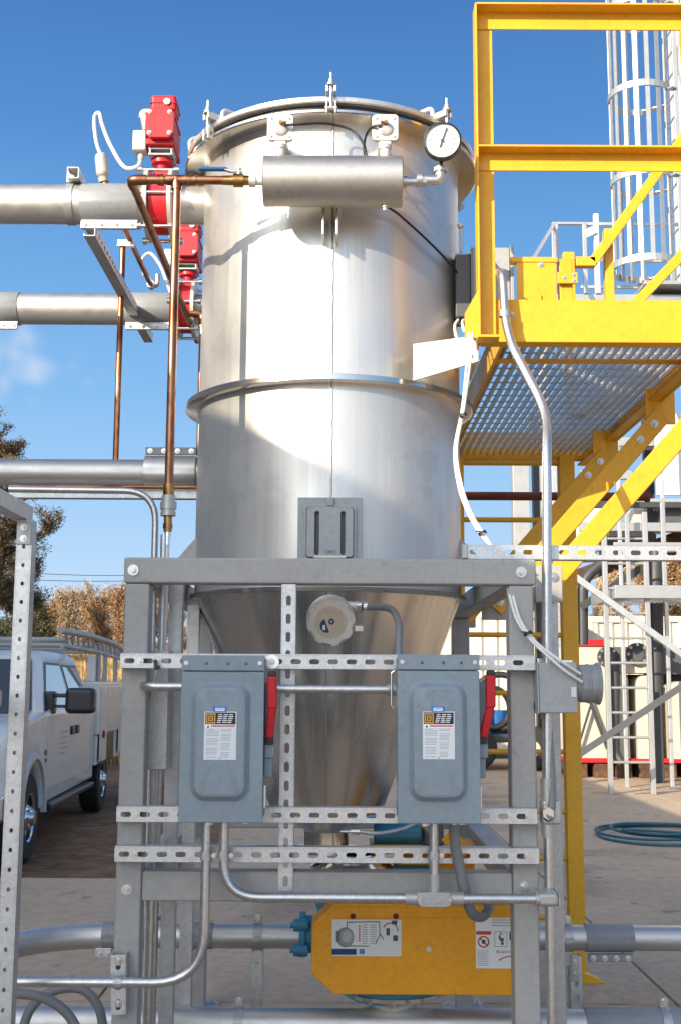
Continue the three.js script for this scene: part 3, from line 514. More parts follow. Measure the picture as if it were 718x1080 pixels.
{ // ball valve between copper and tank
  const c = at(252, 190, CD), o = thing('ball_valve', 'brass ball valve with blue lever feeding the air tank', 'valve', V3(c.x, cy - .02, -CD));
  const x0 = at(235, 190, CD).x, x1 = at(278, 190, CD).x;
  part('body', [cyl(V3(x0, cy, -CD), V3(c.x - .012, cy, -CD), .0155, .0165, 8), cyl(V3(c.x - .016, cy, -CD), V3(c.x + .016, cy, -CD), .021, .021, 20), cyl(V3(c.x + .012, cy, -CD), V3(x1 - .045, cy, -CD), .0175, .0155, 8)], M.brass, o);
  part('stem', [cyl(V3(c.x, cy + .016, -CD), V3(c.x, cy + .034, -CD), .008, .008, 12), cyl(V3(c.x, cy + .030, -CD), V3(c.x, cy + .038, -CD), .011, .011, 6)], M.bright, o);
  part('lever', [bar(V3(c.x + .012, cy + .028, -CD), V3(c.x - .025, cy + .028, -CD), .016, .004, Y), bar(V3(c.x - .022, cy + .028, -CD), V3(c.x - .045, cy + .034, -CD), .016, .004, Y)], M.bright, o);
  part('grip', (() => { const g = new THREE.CapsuleGeometry(.0095, .075, 6, 14).toNonIndexed(); g.rotateZ(Math.PI / 2); g.scale(1, .7, 1); g.translate(c.x - .082, cy + .037, -CD); return boxUV(g); })(), M.blueHandle, o);
}
// ---- the three conveying pipes on the left
function coupling(label, c, half, r, barBelow, dots) {                // bolted sleeve with a bar and bolts
  const o = thing('pipe_coupling', label, 'coupling', V3(c.x, c.y - r - .03, c.z), 'bolted pipe couplings');
  part('sleeve', lathe([[r - .002, -half], [r + .004, -half], [r + .005, -half + .003], [r + .005, half - .003], [r + .004, half], [r - .002, half]], c, 48, X), barBelow > 0 ? M.couple : M.alu, o);
  const y = c.y - barBelow * (r + .018), z = c.z + r * .45;
  part('clamp_bar', bx(c.x - half * .98, c.x + half * .98, y - .015, y + .015, z - .012, z + .004, .002), barBelow > 0 ? M.galv : M.couple, o); part('clamp_lip', bx(c.x - half * .98, c.x + half * .98, Math.min(y, c.y - barBelow * r * .9), Math.max(y, c.y - barBelow * r * .9), z - .008, z - .002, .001), M.galv, o);
  for (let k = 0; k < dots; k++) bolt(o, V3(c.x - half * .8 + half * 1.6 * k / (dots - 1), y, z + .004), .0105);
  return o;
}
const P1D = 4.1, P1 = at(100, 216, P1D), r1 = 20.5 * mpp(216, P1D);
{
  const o = thing('conveying_pipe', 'uppermost aluminium pipe entering the vessel through the larger red valve', 'pipe', V3(at(-40, 216, P1D).x, P1.y - r1, -P1D), 'conveying pipes left of the vessel');
  const Q = (x) => V3(x, P1.y, -P1D);
  part('pipe', cyl(Q(at(-120, 216, P1D).x), Q(at(160, 216, P1D).x), r1, r1, 48), M.alu, o);
  part('spigot', cyl(Q(at(182, 216, P1D).x), Q(AX - R + .03), r1 * .98, r1 * .98, 48), M.steel, o);
  for (const u of [158, 183]) { const x = at(u, 216, P1D).x; part('flange', lathe([[r1 - .004, -.008], [r1 * 1.8, -.007], [r1 * 1.8, .007], [r1 - .004, .008]], Q(x), 48, X), M.castPale, o); }
  coupling('galvanised bolted coupling on the uppermost pipe', Q(at(118, 216, P1D).x), 30 * mpp(216, P1D), r1, 1, 4);
  const P2D = 5.05, p2 = at(100, 326, P2D), r2 = 16.5 * mpp(326, P2D), q2 = (x) => V3(x, p2.y, -P2D);
  const b = thing('conveying_pipe', 'middle aluminium pipe reaching the smaller red valve', 'pipe', V3(at(-40, 326, P2D).x, p2.y - r2, -P2D), 'conveying pipes left of the vessel');
  part('pipe', cyl(q2(at(-120, 326, P2D).x), q2(at(190, 326, P2D).x), r2, r2, 48), M.alu, b);
  part('spigot', cyl(q2(at(206, 326, P2D).x), q2(AX - .16), r2 * .98, r2 * .98, 48), M.steel, b);
  for (const u of [190, 206]) part('flange', lathe([[r2 - .004, -.007], [r2 * 1.8, -.007], [r2 * 1.8, .007], [r2 - .004, .007]], q2(at(u, 326, P2D).x), 48, X), M.castPale, b);
  coupling('galvanised bolted coupling on the middle pipe, beside the copper drop', q2(at(160, 326, P2D).x), 26 * mpp(326, P2D), r2, 1, 4);
  coupling('galvanised bolted coupling on the middle pipe at the photo edge', q2(at(2, 326, P2D).x), 20 * mpp(326, P2D), r2, 1, 4);
  const P3D = 4.6, p3 = at(100, 499, P3D), r3 = 14.5 * mpp(499, P3D), q3 = (x) => V3(x, p3.y, -P3D);
  const c = thing('conveying_pipe', 'lowest overhead pipe entering the vessel below the middle flange', 'pipe', V3(at(-40, 499, P3D).x, p3.y - r3, -P3D), 'conveying pipes left of the vessel');
  part('pipe', cyl(q3(at(-120, 499, P3D).x), q3(AX - .25), r3, r3, 48), M.alu, c);
  coupling('gray bolted coupling on the lowest overhead pipe', q3(at(181, 499, P3D).x), 27 * mpp(499, P3D), r3 + .012, -1, 4);
  // strut the upper pipes hang on, running back
  const sA = at(76, 178, 3.95), sB = V3(sA.x, at(76, 192, 3.95).y, -3.9);
  const yA = P1.y - r1 - SW / 2, xS = at(103, 246, 4.1).x;
  strut('galvanised strut running back under the two upper pipes', V3(xS, yA - .022, -4.06), V3(xS, yA - .022, -5.4), V3(1, 0, 0), 'struts', true);
  const xs = at(80, 200, 3.95).x, top = strut('short galvanised strut end standing above the uppermost pipe', V3(xs - .01, P1.y + r1 + SW / 2 + .001, -4.03), V3(xs - .01, P1.y + r1 + SW / 2 + .001, -4.40), V3(1, 0, 0), 'struts', false);
  const ub = thing('pipe_clamp', 'round pipe strap hanging the uppermost pipe from a strut', 'clamp', V3(at(76, 216, P1D).x, P1.y - r1 - .006, -P1D));
  part('strap', lathe([[r1 + .0005, -.014], [r1 + .004, -.014], [r1 + .004, .014], [r1 + .0005, .014]], Q(at(76, 216, P1D).x), 48, X), M.galvPale, ub); part('tab', bx(at(76, 216, P1D).x - .014, at(76, 216, P1D).x + .014, P1.y + r1, P1.y + r1 + .06, -P1D + .03, -P1D + .036), M.galvPale, ub); bolt(ub, V3(at(76, 216, P1D).x, P1.y + r1 + .045, -P1D + .036), .01);
  // conduit and copper run below the lowest pipe
  const cu = at(150, 515, 4.5); single('copper_pipe', pipe([at(10, 513, 4.52), at(215, 514, 4.52)], .0075), M.copper, 'thin copper line along the underside of the lowest overhead pipe', 'pipe', 'copper air pipes');
  strut('galvanised strut under the lowest overhead pipe', V3(at(10, 520, 4.55).x, at(100, 520, 4.55).y, -4.545), V3(AX - R + .04, at(100, 520, 4.55).y, -4.545), Z, 'struts', false);
  single('conduit', pipe([at(10, 516, 4.35), at(165, 518, 4.35), V3(at(165, 560, 4.35).x, .02, -4.35)], .0125, .12), M.emt, 'bent steel conduit dropping from the lowest overhead pipe into the frame', 'conduit', 'steel conduits');
}
// ---- the two red actuated butterfly valves
function butterfly(label, c, r, k, hasCable) {
  const o = thing('butterfly_valve', label, 'valve', V3(c.x, c.y - r * 1.45, c.z), 'red actuated butterfly valves');
  const Q = (x, y, z = 0) => V3(c.x + x * k, c.y + y * k, c.z + z * k);
  part('disc_body', lathe([[r * .8, -.032 * k], [r * 1.52, -.032 * k], [r * 1.52, .032 * k], [r * .8, .032 * k]], c, 40, X), M.red, o);
  for (const [y, z] of [[.0, .115], [-.11, .075], [.10, .08], [-.115, -.06], [.11, -.07]]) { const rod = part('stud', cyl(Q(-.075, y, z), Q(.075, y, z), .0065 * k, .0065 * k, 10), M.bright, o); for (const s of [-1, 1]) piece('nut', new THREE.CylinderGeometry(.013 * k, .013 * k, .014 * k, 6).rotateZ(Math.PI / 2), M.bolt, rod, Q(s * .066, y, z)); }
  const top = r * 1.46 / k;
  part('neck', [lathe([[.026 * k, 0], [.022 * k, .05 * k], [.040 * k, .055 * k], [.040 * k, .07 * k], [0, .07 * k]], Q(0, top - .005), 20), bx(c.x - .028 * k, c.x + .028 * k, c.y + (top - .01) * k, c.y + (top + .02) * k, c.z - .028 * k, c.z + .028 * k, .006)], M.red, o);
  part('mount_bracket', [bx(c.x - .045 * k, c.x + .045 * k, c.y + (top + .068) * k, c.y + (top + .076) * k, c.z - .05 * k, c.z + .05 * k, .002), bx(c.x - .045 * k, c.x + .045 * k, c.y + (top + .09) * k, c.y + (top + .098) * k, c.z - .05 * k, c.z + .05 * k, .002), bx(c.x - .042 * k, c.x - .036 * k, c.y + (top + .07) * k, c.y + (top + .096) * k, c.z - .03 * k, c.z + .05 * k, .001), bx(c.x + .036 * k, c.x + .042 * k, c.y + (top + .07) * k, c.y + (top + .096) * k, c.z - .03 * k, c.z + .05 * k, .001)], M.galvPale, o);
  const a0 = top + .099;
  const act = part('actuator', [bx(c.x - .052 * k, c.x + .052 * k, c.y + a0 * k, c.y + (a0 + .026) * k, c.z - .10 * k, c.z + .07 * k, .006), new RoundedBoxGeometry(.098 * k, .10 * k, .19 * k, 3, .022 * k).translate(c.x, c.y + (a0 + .072) * k, c.z - .02 * k), bx(c.x - .05 * k, c.x + .05 * k, c.y + (a0 + .118) * k, c.y + (a0 + .128) * k, c.z - .11 * k, c.z + .07 * k, .003)], M.red, o);
  const ec = plate((() => { const s = new THREE.Shape(), w = .050 * k, h = .054 * k, ch = .018 * k; s.moveTo(-w + ch, -h); s.lineTo(w - ch, -h); s.lineTo(w, -h + ch); s.lineTo(w, h - ch); s.lineTo(w - ch, h); s.lineTo(-w + ch, h); s.lineTo(-w, h - ch); s.lineTo(-w, -h + ch); s.closePath(); return s; })(), .014 * k, null, .003 * k); ec.translate(c.x, c.y + (a0 + .072) * k, c.z + .078 * k);
  const cap = part('end_cap', boxUV(ec), M.red, o); for (const [x, y] of [[-1, -1], [1, -1], [1, 1], [-1, 1]]) bolt(cap, V3(c.x + x * .036 * k, c.y + (a0 + .072 + y * .04) * k, c.z + .096 * k), .008 * k);
  const sw = part('switch_box', new RoundedBoxGeometry(.094 * k, .062 * k, .10 * k, 3, .012 * k).translate(c.x + .006 * k, c.y + (a0 + .168) * k, c.z + .01 * k), M.red, o);
  part('lid_band', bx(c.x - .044 * k, c.x + .056 * k, c.y + (a0 + .164) * k, c.y + (a0 + .168) * k, c.z - .042 * k, c.z + .0625 * k, .001), M.redDark, sw); part('gland', cyl(V3(c.x + .02 * k, c.y + (a0 + .168) * k, c.z + .055 * k), V3(c.x + .02 * k, c.y + (a0 + .168) * k, c.z + .068 * k), .012 * k, .012 * k, 16), M.bright, sw); part('pillar', bx(c.x - .03 * k, c.x + .035 * k, c.y + (a0 + .126) * k, c.y + (a0 + .14) * k, c.z - .04 * k, c.z + .04 * k, .002), M.galvPale, sw);
  const sol = part('solenoid', [new RoundedBoxGeometry(.05 * k, .078 * k, .06 * k, 2, .006 * k).translate(c.x - .078 * k, c.y + (a0 + .022) * k, c.z + .03 * k), cyl(Q(-.045, a0 + .07, .03), Q(-.052, a0 + .12, .03), .026 * k, .03 * k, 18)], M.castPale, o);
  part('elbow_gland', [pipe([Q(-.035, a0 + .15, .01), Q(-.075, a0 + .15, .01), Q(-.075, a0 + .128, .01)], .016 * k, .02 * k), cyl(Q(-.075, a0 - .04, .03), Q(-.075, a0 - .012, .03), .012 * k, .012 * k, 6)], M.castPale, sol);
  if (hasCable) single('valve_cable', spline([Q(-.075, a0 - .035, .03), Q(-.085, a0 - .065, .03), Q(-.125, a0 - .075, .03), Q(-.19, a0 + .02, .0), Q(-.232, a0 + .12, -.02), Q(-.246, a0 + .165, -.02), Q(-.262, a0 + .16, -.03), Q(-.255, a0 + .06, -.04), Q(-.238, a0 + .01, -.05)], .0075 * k, 70), M.cable, 'white cable looping up from the solenoid of the larger red valve', 'cable', 'white cables');
  return { Q, a0 };
}
{
  const c = V3(at(170.5, 216, P1D).x, P1.y, -P1D); const { Q, a0 } = butterfly('larger red actuated butterfly valve on the uppermost pipe', c, r1, 1.0, true);
  const jb = thing('conduit_outlet', 'pale conduit outlet with brass stub behind the uppermost pipe', 'fitting', Q(-.24, a0 - .12, -.06));
  part('body', (() => { const g = new THREE.CapsuleGeometry(.024, .055, 6, 16).toNonIndexed(); const p = Q(-.235, a0 - .025, -.055); g.rotateZ(.12); g.translate(p.x, p.y, p.z); return boxUV(g); })(), M.castPale, jb);
  part('stub', cyl(Q(-.228, a0 - .07, -.06), Q(-.205, a0 - .17, -.075), .014, .014, 14), M.brass, jb);
  part('collar', cyl(Q(-.231, a0 - .07, -.058), Q(-.227, a0 - .085, -.062), .019, .019, 16), M.castPale, jb);
  const P2D = 5.05, p2 = at(100, 326, P2D), r2 = 16.5 * mpp(326, P2D); butterfly('smaller red actuated butterfly valve tight beside the vessel, on the middle pipe', V3(at(198, 326, P2D).x, p2.y, -P2D), r2, 1.0, false);
  single('valve_cable', spline([at(152, 290, 5.3), at(150, 274, 5.28), at(157, 267, 5.26), at(168, 278, 5.2), at(177, 300, 5.1), at(182, 313, 5.03)], .007, 40), M.cable, 'short white cable looping over the middle pipe', 'cable', 'white cables');
}
// ================================================================ STRUTS, SWITCHES, CONDUITS
const SF = FD - SW;                                                    // depth of the strut faces on the frame
const hs = (u0, u1, v, label) => { const y = at((u0 + u1) / 2, v, SF).y, a = V3(at(u0, v, SF).x, y, -SF), b = V3(at(u1, v, SF).x, y, -SF); return strut(label, a, b, Z, 'slotted struts bolted to the frame'); };
const s1 = hs(127, 564, 698, 'slotted strut behind the tops of both switches');
const s2 = hs(123, 566, 860, 'slotted strut behind the bottoms of both switches');
const s3 = hs(121, 568, 902, 'lowest slotted strut across the frame, below both switches');
for (const [u, v, o] of [[148, 697, s1], [558, 699, s1], [144, 859, s2], [557, 860, s2], [142, 901, s3], [556, 902, s3]]) bolt(o, at(u, v, SF - .001).setZ(-SF + .0008), .010);
{ const x = at(303, 760, FD).x; strut('upright slotted strut between the two switches', V3(x, .745, -FD - .002 - .0), V3(x, BB - .001, -FD - .002), Z, 'slotted struts bolted to the frame'); }
{ const y = at(600, 582, FD + .03).y; const o = strut('long slotted strut lying on the frame top and running right', V3(at(490, 582, FD + .02).x, BT + SW / 2 + .001, -FD - .012), V3(at(800, 582, FD + .02).x, BT + SW / 2 + .001, -FD - .012), Z, 'slotted struts bolted to the frame'); part('end_clip', bx(at(487, 582, FD).x, at(493, 582, FD).x, BT + .002, BT + SW + .002, -FD - .05, -FD - .002, .003), M.cast, o); }
// switch nameplate
const plateTex = canvasTex(256, 376, (k, w, h) => {
  k.fillStyle = '#dfe3e4'; k.fillRect(0, 0, w, h); k.fillStyle = '#15171a'; k.fillRect(8, 8, w - 16, 92); k.strokeStyle = '#d9a441'; k.fillStyle = '#d9a441';
  k.fillRect(14, 14, 74, 80); k.fillStyle = '#15171a'; k.fillRect(24, 24, 54, 60); k.fillStyle = '#d9a441'; k.fillRect(32, 32, 38, 44); k.fillStyle = '#15171a'; k.fillRect(42, 40, 18, 28); k.fillStyle = '#d9a441'; k.fillRect(48, 48, 8, 12);
  k.fillStyle = '#e6e8e8'; for (let i = 0; i < 5; i++) for (let j = 0; j < 3; j++) k.fillRect(112 + j * 42 - i * 3, 20 + i * 15, 30 + ((i * 7 + j * 5) % 9), 8);
  k.fillStyle = '#fff'; k.fillRect(8, 102, w - 16, 26); k.fillStyle = '#b8442d'; k.fillRect(56, 106, 186, 16); k.fillStyle = '#f2d9cf'; for (let i = 0; i < 11; i++) k.fillRect(62 + i * 16, 110, 10, 7); k.fillStyle = '#222'; k.beginPath(); k.moveTo(20, 126); k.lineTo(32, 106); k.lineTo(44, 126); k.fill();
  k.fillStyle = '#9aa3a8'; for (let j = 0; j < 2; j++) for (let i = 0; i < 19; i++) { if ((i + j * 3) % 6 === 5) continue; k.fillRect(18 + j * 116, 138 + i * 12, 64 + ((i * 37 + j * 19) % 38), 4); } k.fillStyle = '#555'; k.beginPath(); k.arc(w / 2, h - 12, 5, 0, 7); k.fill();
});
const blueTag = canvasTex(64, 32, (k, w, h) => { k.fillStyle = '#2f7fd0'; k.fillRect(0, 0, w, h); k.fillStyle = '#e9f1f8'; k.fillRect(10, 8, 44, 18); k.fillStyle = '#2f7fd0'; k.fillRect(16, 13, 32, 4); });
const nick = new THREE.SphereGeometry(.0022, 6, 5);
function safetySwitch(u0, u1, v0, v1, label, tilt) {
  const D = .135, zF = -SF + D, xa = at(u0, 780, SF - D).x, xb = at(u1, 780, SF - D).x, yb = at(u0, v1, SF - D).y, yt = at(u0, v0, SF - D).y, cx = (xa + xb) / 2, w = xb - xa, h = yt - yb;
  const o = thing('safety_switch', label, 'switch', V3(cx, yb, -SF), 'disconnect switches');
  part('enclosure', bx(xa + .003, xb - .003, yb, yt - .004, -SF + .0006, zF - .010, .005), M.switchGray, o);
  part('top_flange', bx(xa, xb, yt - .040, yt, zF - .0095, zF + .001, .002), M.switchGray, o);
  const yd = yt - .043, door = part('door', bx(xa, xb, yb - .004, yd, zF - .0095, zF - .001, .003), M.switchGray, o);
  const px0 = xa + w * .125, px1 = xb - w * .15, py0 = yb + h * .115, py1 = yd - h * .065;
  const lvl = [[0, 0], [.003, .0012], [.010, .011], [.015, .0175], [.021, .0192]], RR = (i, r) => { const L = []; for (const [cx_, cy_, a0] of [[px1 - i - r, py0 + i + r, -90], [px1 - i - r, py1 - i - r, 0], [px0 + i + r, py1 - i - r, 90], [px0 + i + r, py0 + i + r, 180]]) for (let k = 0; k <= 8; k++) { const t = (a0 + k * 11.25) * Math.PI / 180; L.push({ x: cx_ + r * Math.cos(t), y: cy_ + r * Math.sin(t) }); } L.push(L[0]); return L; };
  const loops = lvl.map(([i]) => RR(i, .040 - i * .75)), pos = [], nrm = []; const zz = (k) => zF - .001 + lvl[k][1];
  const idx = []; const n0 = loops[0].length; loops.forEach((L, k) => L.forEach((p) => pos.push(p.x, p.y, zz(k))));
  for (let k = 0; k < loops.length - 1; k++) for (let i = 0; i < n0 - 1; i++) { const a = k * n0 + i, b = a + n0; idx.push(a, a + 1, b, a + 1, b + 1, b); }
  const cI = pos.length / 3; pos.push((px0 + px1) / 2, (py0 + py1) / 2, zz(4)); for (let i = 0; i < n0 - 1; i++) idx.push(4 * n0 + i, 4 * n0 + i + 1, cI);
  const eg = new THREE.BufferGeometry(); eg.setAttribute('position', new THREE.Float32BufferAttribute(pos, 3)); eg.setIndex(idx); let e2 = toCreasedNormals(mergeVertices(eg), .26); part('raised_panel', boxUV(e2), M.switchGray, door);
  const lz = zF + .0192, lw = w * .385, lh = lw * 1.47, lx = cx - w * .01, ly = yb + h * .60 - lh * .30;
  sticker('nameplate', door, V3(lx, ly, lz), lw, lh, Z, plateTex, .35); sticker('blue_tag', door, V3(lx - lw * .02, ly + lh * .5 + .006, lz + .0006), lw * .42, .014, Z, blueTag, .35);
  // round strut nuts seen on the top flange, small punched holes
  for (const x of [xa + w * .17, xb - w * .10]) { const b = bolt(o, V3(x > cx ? xb - .012 : xa + .012, yt - .020, zF + .001), .0055); }
  for (const x of [xa + w * .30, xa + w * .56, xb - w * .22]) part('punched_hole', cyl(V3(x, yt - .022, zF + .0002), V3(x, yt - .022, zF + .0016), .0042, .0042, 12), M.darkGray, o);
  for (let k = 0; k < 9; k++) piece('stamped_mark', nick, M.boxGray, door, V3(xb - w * rr(.05, .24), k < 4 ? yd - h * rr(.01, .05) : yb + h * rr(.025, .085), zF - .0015));
  part('hinge', cyl(V3(xa + .002, yb + .05, zF - .012), V3(xa + .002, yb + .10, zF - .012), .005, .005, 10), M.switchGray, o); part('hinge', cyl(V3(xa + .002, yt - .14, zF - .012), V3(xa + .002, yt - .09, zF - .012), .005, .005, 10), M.switchGray, o);
  // operating handle on the right side
  const hy = yt - .05, hx = xb + .002, hz = zF - .035;
  part('handle_plate', [bx(xb - .001, xb + .026, yb + h * .37, hy - .02, hz - .05, hz - .012, .004), bx(xb - .001, xb + .02, yb + h * .25, yb + h * .45, hz - .045, hz - .02, .003)], M.switchGray, o);
  const top = V3(hx + .017 + tilt, hy - .002, hz + .02), mid = V3(hx + .019 + tilt * .8, hy - .085, hz + .012), low = V3(hx + .010, hy - .165, hz - .004);
  const hd = part('handle', [bar(mid.clone().add(V3(0, -.004, 0)), top, .026, .022, Z, .006), bar(low, mid, .022, .018, Z, .005)], M.red, o);
  part('grip_end', bar(top.clone().add(V3(0, -.004, 0)), top.clone().add(V3(.0, .012, 0)), .022, .02, Z, .005), M.black, hd); part('pivot', bx(hx, hx + .022, low.y - .018, low.y + .006, hz - .03, hz - .002, .003), M.black, hd);
  part('hub', [cyl(V3(cx - w * .17, yb - .014, zF - .05), V3(cx - w * .17, yb + .002, zF - .05), .018, .018, 6), cyl(V3(cx + .06, yb - .010, zF - .05), V3(cx + .06, yb + .002, zF - .05), .016, .016, 6)], M.bolt, o);
  part('latch', bx(xb - .001, xb + .006, yb + .03, yb + .09, zF - .06, zF - .03, .002), M.bright, o);
  return { o, xa, xb, yb, yt, zF };
}
const swL = safetySwitch(190, 278, 691, 866, 'gray safety switch with red lever at the left of the frame', .0);
const swR = safetySwitch(419, 506, 690, 867, 'gray safety switch with red lever at the right of the frame', .012);
// round clamping washers over the strut beside the switches
for (const [u, side, who] of [[288, 1, 'left'], [423, -1, 'right']]) { const p = at(u - side * 1, 698, SF - .004); const o = thing('strut_washer', 'round zinc washer on the strut between the switches, at the ' + who + ' one', 'washer', p, 'washers'); part('washer', cyl(V3(p.x, p.y, -SF + .0002), V3(p.x, p.y, -SF + .004), .019, .019, 24), M.bright, o); bolt(o, V3(p.x, p.y, -SF + .004), .009); }

// ---- steel conduits
const conduit = (label, pts, r = .0125, bend = .1, mat = M.emt) => single('conduit', pipe(pts, r, bend, 18), mat, label, 'conduit', 'steel conduits');
const CF = 3.215;
function strap(o, p, r) { part('strap', [lathe([[r + .0004, -.011], [r + .003, -.011], [r + .003, .011], [r + .0004, .011]], p, 24, Y)], M.galvPale, o); bolt(o, V3(p.x + r + .008, p.y, p.z + .004), .0065); }
{
  const xL = at(217.5, 900, CF).x, xR = at(236, 900, CF).x, yb = swL.yb, y1 = at(100, 1036, CF).y, y2 = at(350, 947, CF).y;
  const a = thing('conduit', 'steel conduit from the left switch curving to the left photo edge', 'conduit', V3(xL, y1, -CF), 'steel conduits'); part('tube', pipe([V3(xL, yb - .003, -CF), V3(xL, y1, -CF), V3(at(-80, 1036, CF).x, y1, -CF)], .0128, .13, 18), M.emt, a); strap(a, V3(xL, at(217, 902, CF).y, -CF), .0128);
  const xE = at(590, 944, CF).x, xF0 = at(438, 947, CF).x, xF1 = at(477, 947, CF).x;
  const b = thing('conduit', 'steel conduit from the left switch turning right below both switches', 'conduit', V3(xR, y2, -CF), 'steel conduits'); part('tube', pipe([V3(xR, yb - .003, -CF), V3(xR, y2, -CF), V3(xF0 + .005, y2, -CF)], .0128, .10, 18), M.emt, b); strap(b, V3(xR, at(236, 902, CF).y, -CF), .0128); part('hub', cyl(V3(xF0 - .028, y2, -CF), V3(xF0 + .004, y2, -CF), .0175, .0175, 20), M.cast, b);
  const f = thing('conduit_fitting', 'cast conduit body with oval cover below the right switch', 'fitting', V3((xF0 + xF1) / 2, y2 - .02, -CF), 'conduit bodies');
  part('body', bx(xF0, xF1, y2 - .0195, y2 + .0195, -CF - .02, -CF + .016, .012), M.cast, f);
  const cov = part('cover', plate(roundRect(xF0 + .004, xF1 - .004, y2 - .0175, y2 + .0175, .0174), .004, null, .001).translate(0, 0, -CF + .0165), M.galvPale, f); part('cover_rim', plate(roundRect(xF0 + .014, xF1 - .014, y2 - .009, y2 + .009, .0088), .0015, null, .0005).translate(0, 0, -CF + .0218), M.galvPale, cov); for (const s of [xF0 + .010, xF1 - .010]) piece('screw', new THREE.CylinderGeometry(.003, .003, .003, 10).rotateX(Math.PI / 2), M.bright, cov, V3(s, y2, -CF + .0225));
  const xV = at(457, 900, CF).x; const c = thing('conduit', 'short steel conduit from the right switch to the oval fitting', 'conduit', V3(xV, y2, -CF), 'steel conduits'); part('tube', cyl(V3(xV, y2 + .018, -CF), V3(xV, swR.yb - .003, -CF), .0128, .0128, 18), M.emt, c); part('hub', cyl(V3(xV, y2 + .016, -CF), V3(xV, y2 + .062, -CF), .0168, .0168, 18), M.cast, c); strap(c, V3(xV, at(457, 902, CF).y, -CF), .0128);
  const d = thing('conduit', 'straight steel conduit from the oval fitting past the right post', 'conduit', V3(xF1, y2, -CF), 'steel conduits'); part('tube', cyl(V3(xF1 - .004, y2, -CF), V3(at(568, 944, CF).x, y2, -CF), .0128, .0128, 18), M.emt, d); part('hub', cyl(V3(xF1 - .004, y2, -CF), V3(xF1 + .028, y2, -CF), .0175, .0175, 20), M.cast, d);
  const g = thing('conduit_fitting', 'cast conduit elbow where the lower conduit meets the upright one', 'fitting', V3(at(577, 944, CF).x, y2 - .02, -CF), 'conduit bodies');
  part('body', [bx(at(566, 944, CF).x, at(588, 944, CF).x, y2 - .018, y2 + .018, -CF - .075, -CF + .017, .012)], M.cast, g); part('throat', cyl(V3(at(566, 944, CF).x - .006, y2, -CF), V3(at(566, 944, CF).x + .006, y2, -CF), .0175, .0175, 20), M.cast, g); part('cover', bx(at(587.6, 944, CF).x, at(589.4, 944, CF).x, y2 - .0165, y2 + .0165, -CF - .07, -CF + .013, .002), M.galvPale, g);
}
const UX = at(574, 760, FD).x;                                         // the long upright conduit right of the frame
{
  const U = -FD + .012, p0 = at(520, 288, 3.66), p1 = at(529, 286, 3.58), p2 = at(533, 352, 3.56), p3 = at(577, 436, 3.4);
  const o = thing('conduit', 'long bright steel conduit bending down from the platform to the ground', 'conduit', V3(UX, 0, U), 'steel conduits');
  part('tube', pipe([p0, p1, p2, p3, V3(at(575, 470, FD).x, at(575, 475, FD).y, U), V3(UX, at(574, 850, FD).y, U)], .0138, .085, 18), M.emt, o);
  part('lower_tube', cyl(V3(UX, .004, U), V3(UX, at(574, 872, FD).y, U), .0122, .0122, 18), M.emt, o);
  part('clip', [lathe([[.0142, -.010], [.017, -.010], [.017, .010], [.0142, .010]], at(531, 331, 3.565), 24, Y), bar(at(534, 331, 3.565), at(541, 332, 3.58), .018, .006)], M.galvPale, o);
  const q = thing('conduit_fitting', 'cast conduit tee on the upright conduit below the horn', 'fitting', V3(UX, at(574, 884, FD).y, U), 'conduit bodies'), yA = at(574, 838, FD).y, yB = at(574, 882, FD).y;
  part('body', [bx(UX - .019, UX + .019, yB + .03, yA - .01, U - .022, U + .018, .012), cyl(V3(UX, yA - .02, U), V3(UX, yA + .045, U), .0175, .0175, 20), cyl(V3(UX, yB, U), V3(UX, yB + .034, U), .0172, .0172, 20), bx(UX + .01, UX + .036, yB + .034, yA - .014, U - .02, U + .017, .006)], M.cast, q);
  part('gland', cyl(V3(UX - .004, at(574, 856, FD).y, U + .015), V3(UX - .004, at(574, 856, FD).y, U + .04), .0165, .0165, 6), M.bright, q);
}
{ // conduits between and beside the switches
  const y = at(360, 727, 3.25).y; conduit('level steel conduit between the two switches', [V3(swL.xb + .02, y, -3.245), V3(at(416, 727, 3.245).x, y, -3.245)], .0118); 
  const h = thing('conduit_hub', 'gray hub where the level conduit enters the right switch', 'fitting', V3(swR.xa, y - .02, -3.245)); part('hub', [cyl(V3(swR.xa - .022, y, -3.245), V3(swR.xa + .002, y, -3.245), .0165, .0165, 20)], M.cast, h); part('lock_ring', pipe([V3(swR.xa - .003, y - .05, -3.215), V3(swR.xa - .012, y - .045, -3.215), V3(swR.xa - .012, y + .045, -3.215), V3(swR.xa - .003, y + .05, -3.215)], .0035, .02), M.bright, h);
  const yl = at(170, 724, 3.25).y; conduit('level steel conduit entering the left switch from behind the post', [V3(at(150, 724, 3.4).x, yl, -3.38), V3(at(158, 724, 3.3).x, yl, -3.24), V3(swL.xa + .004, yl, -3.24)], .0118, .03);
}
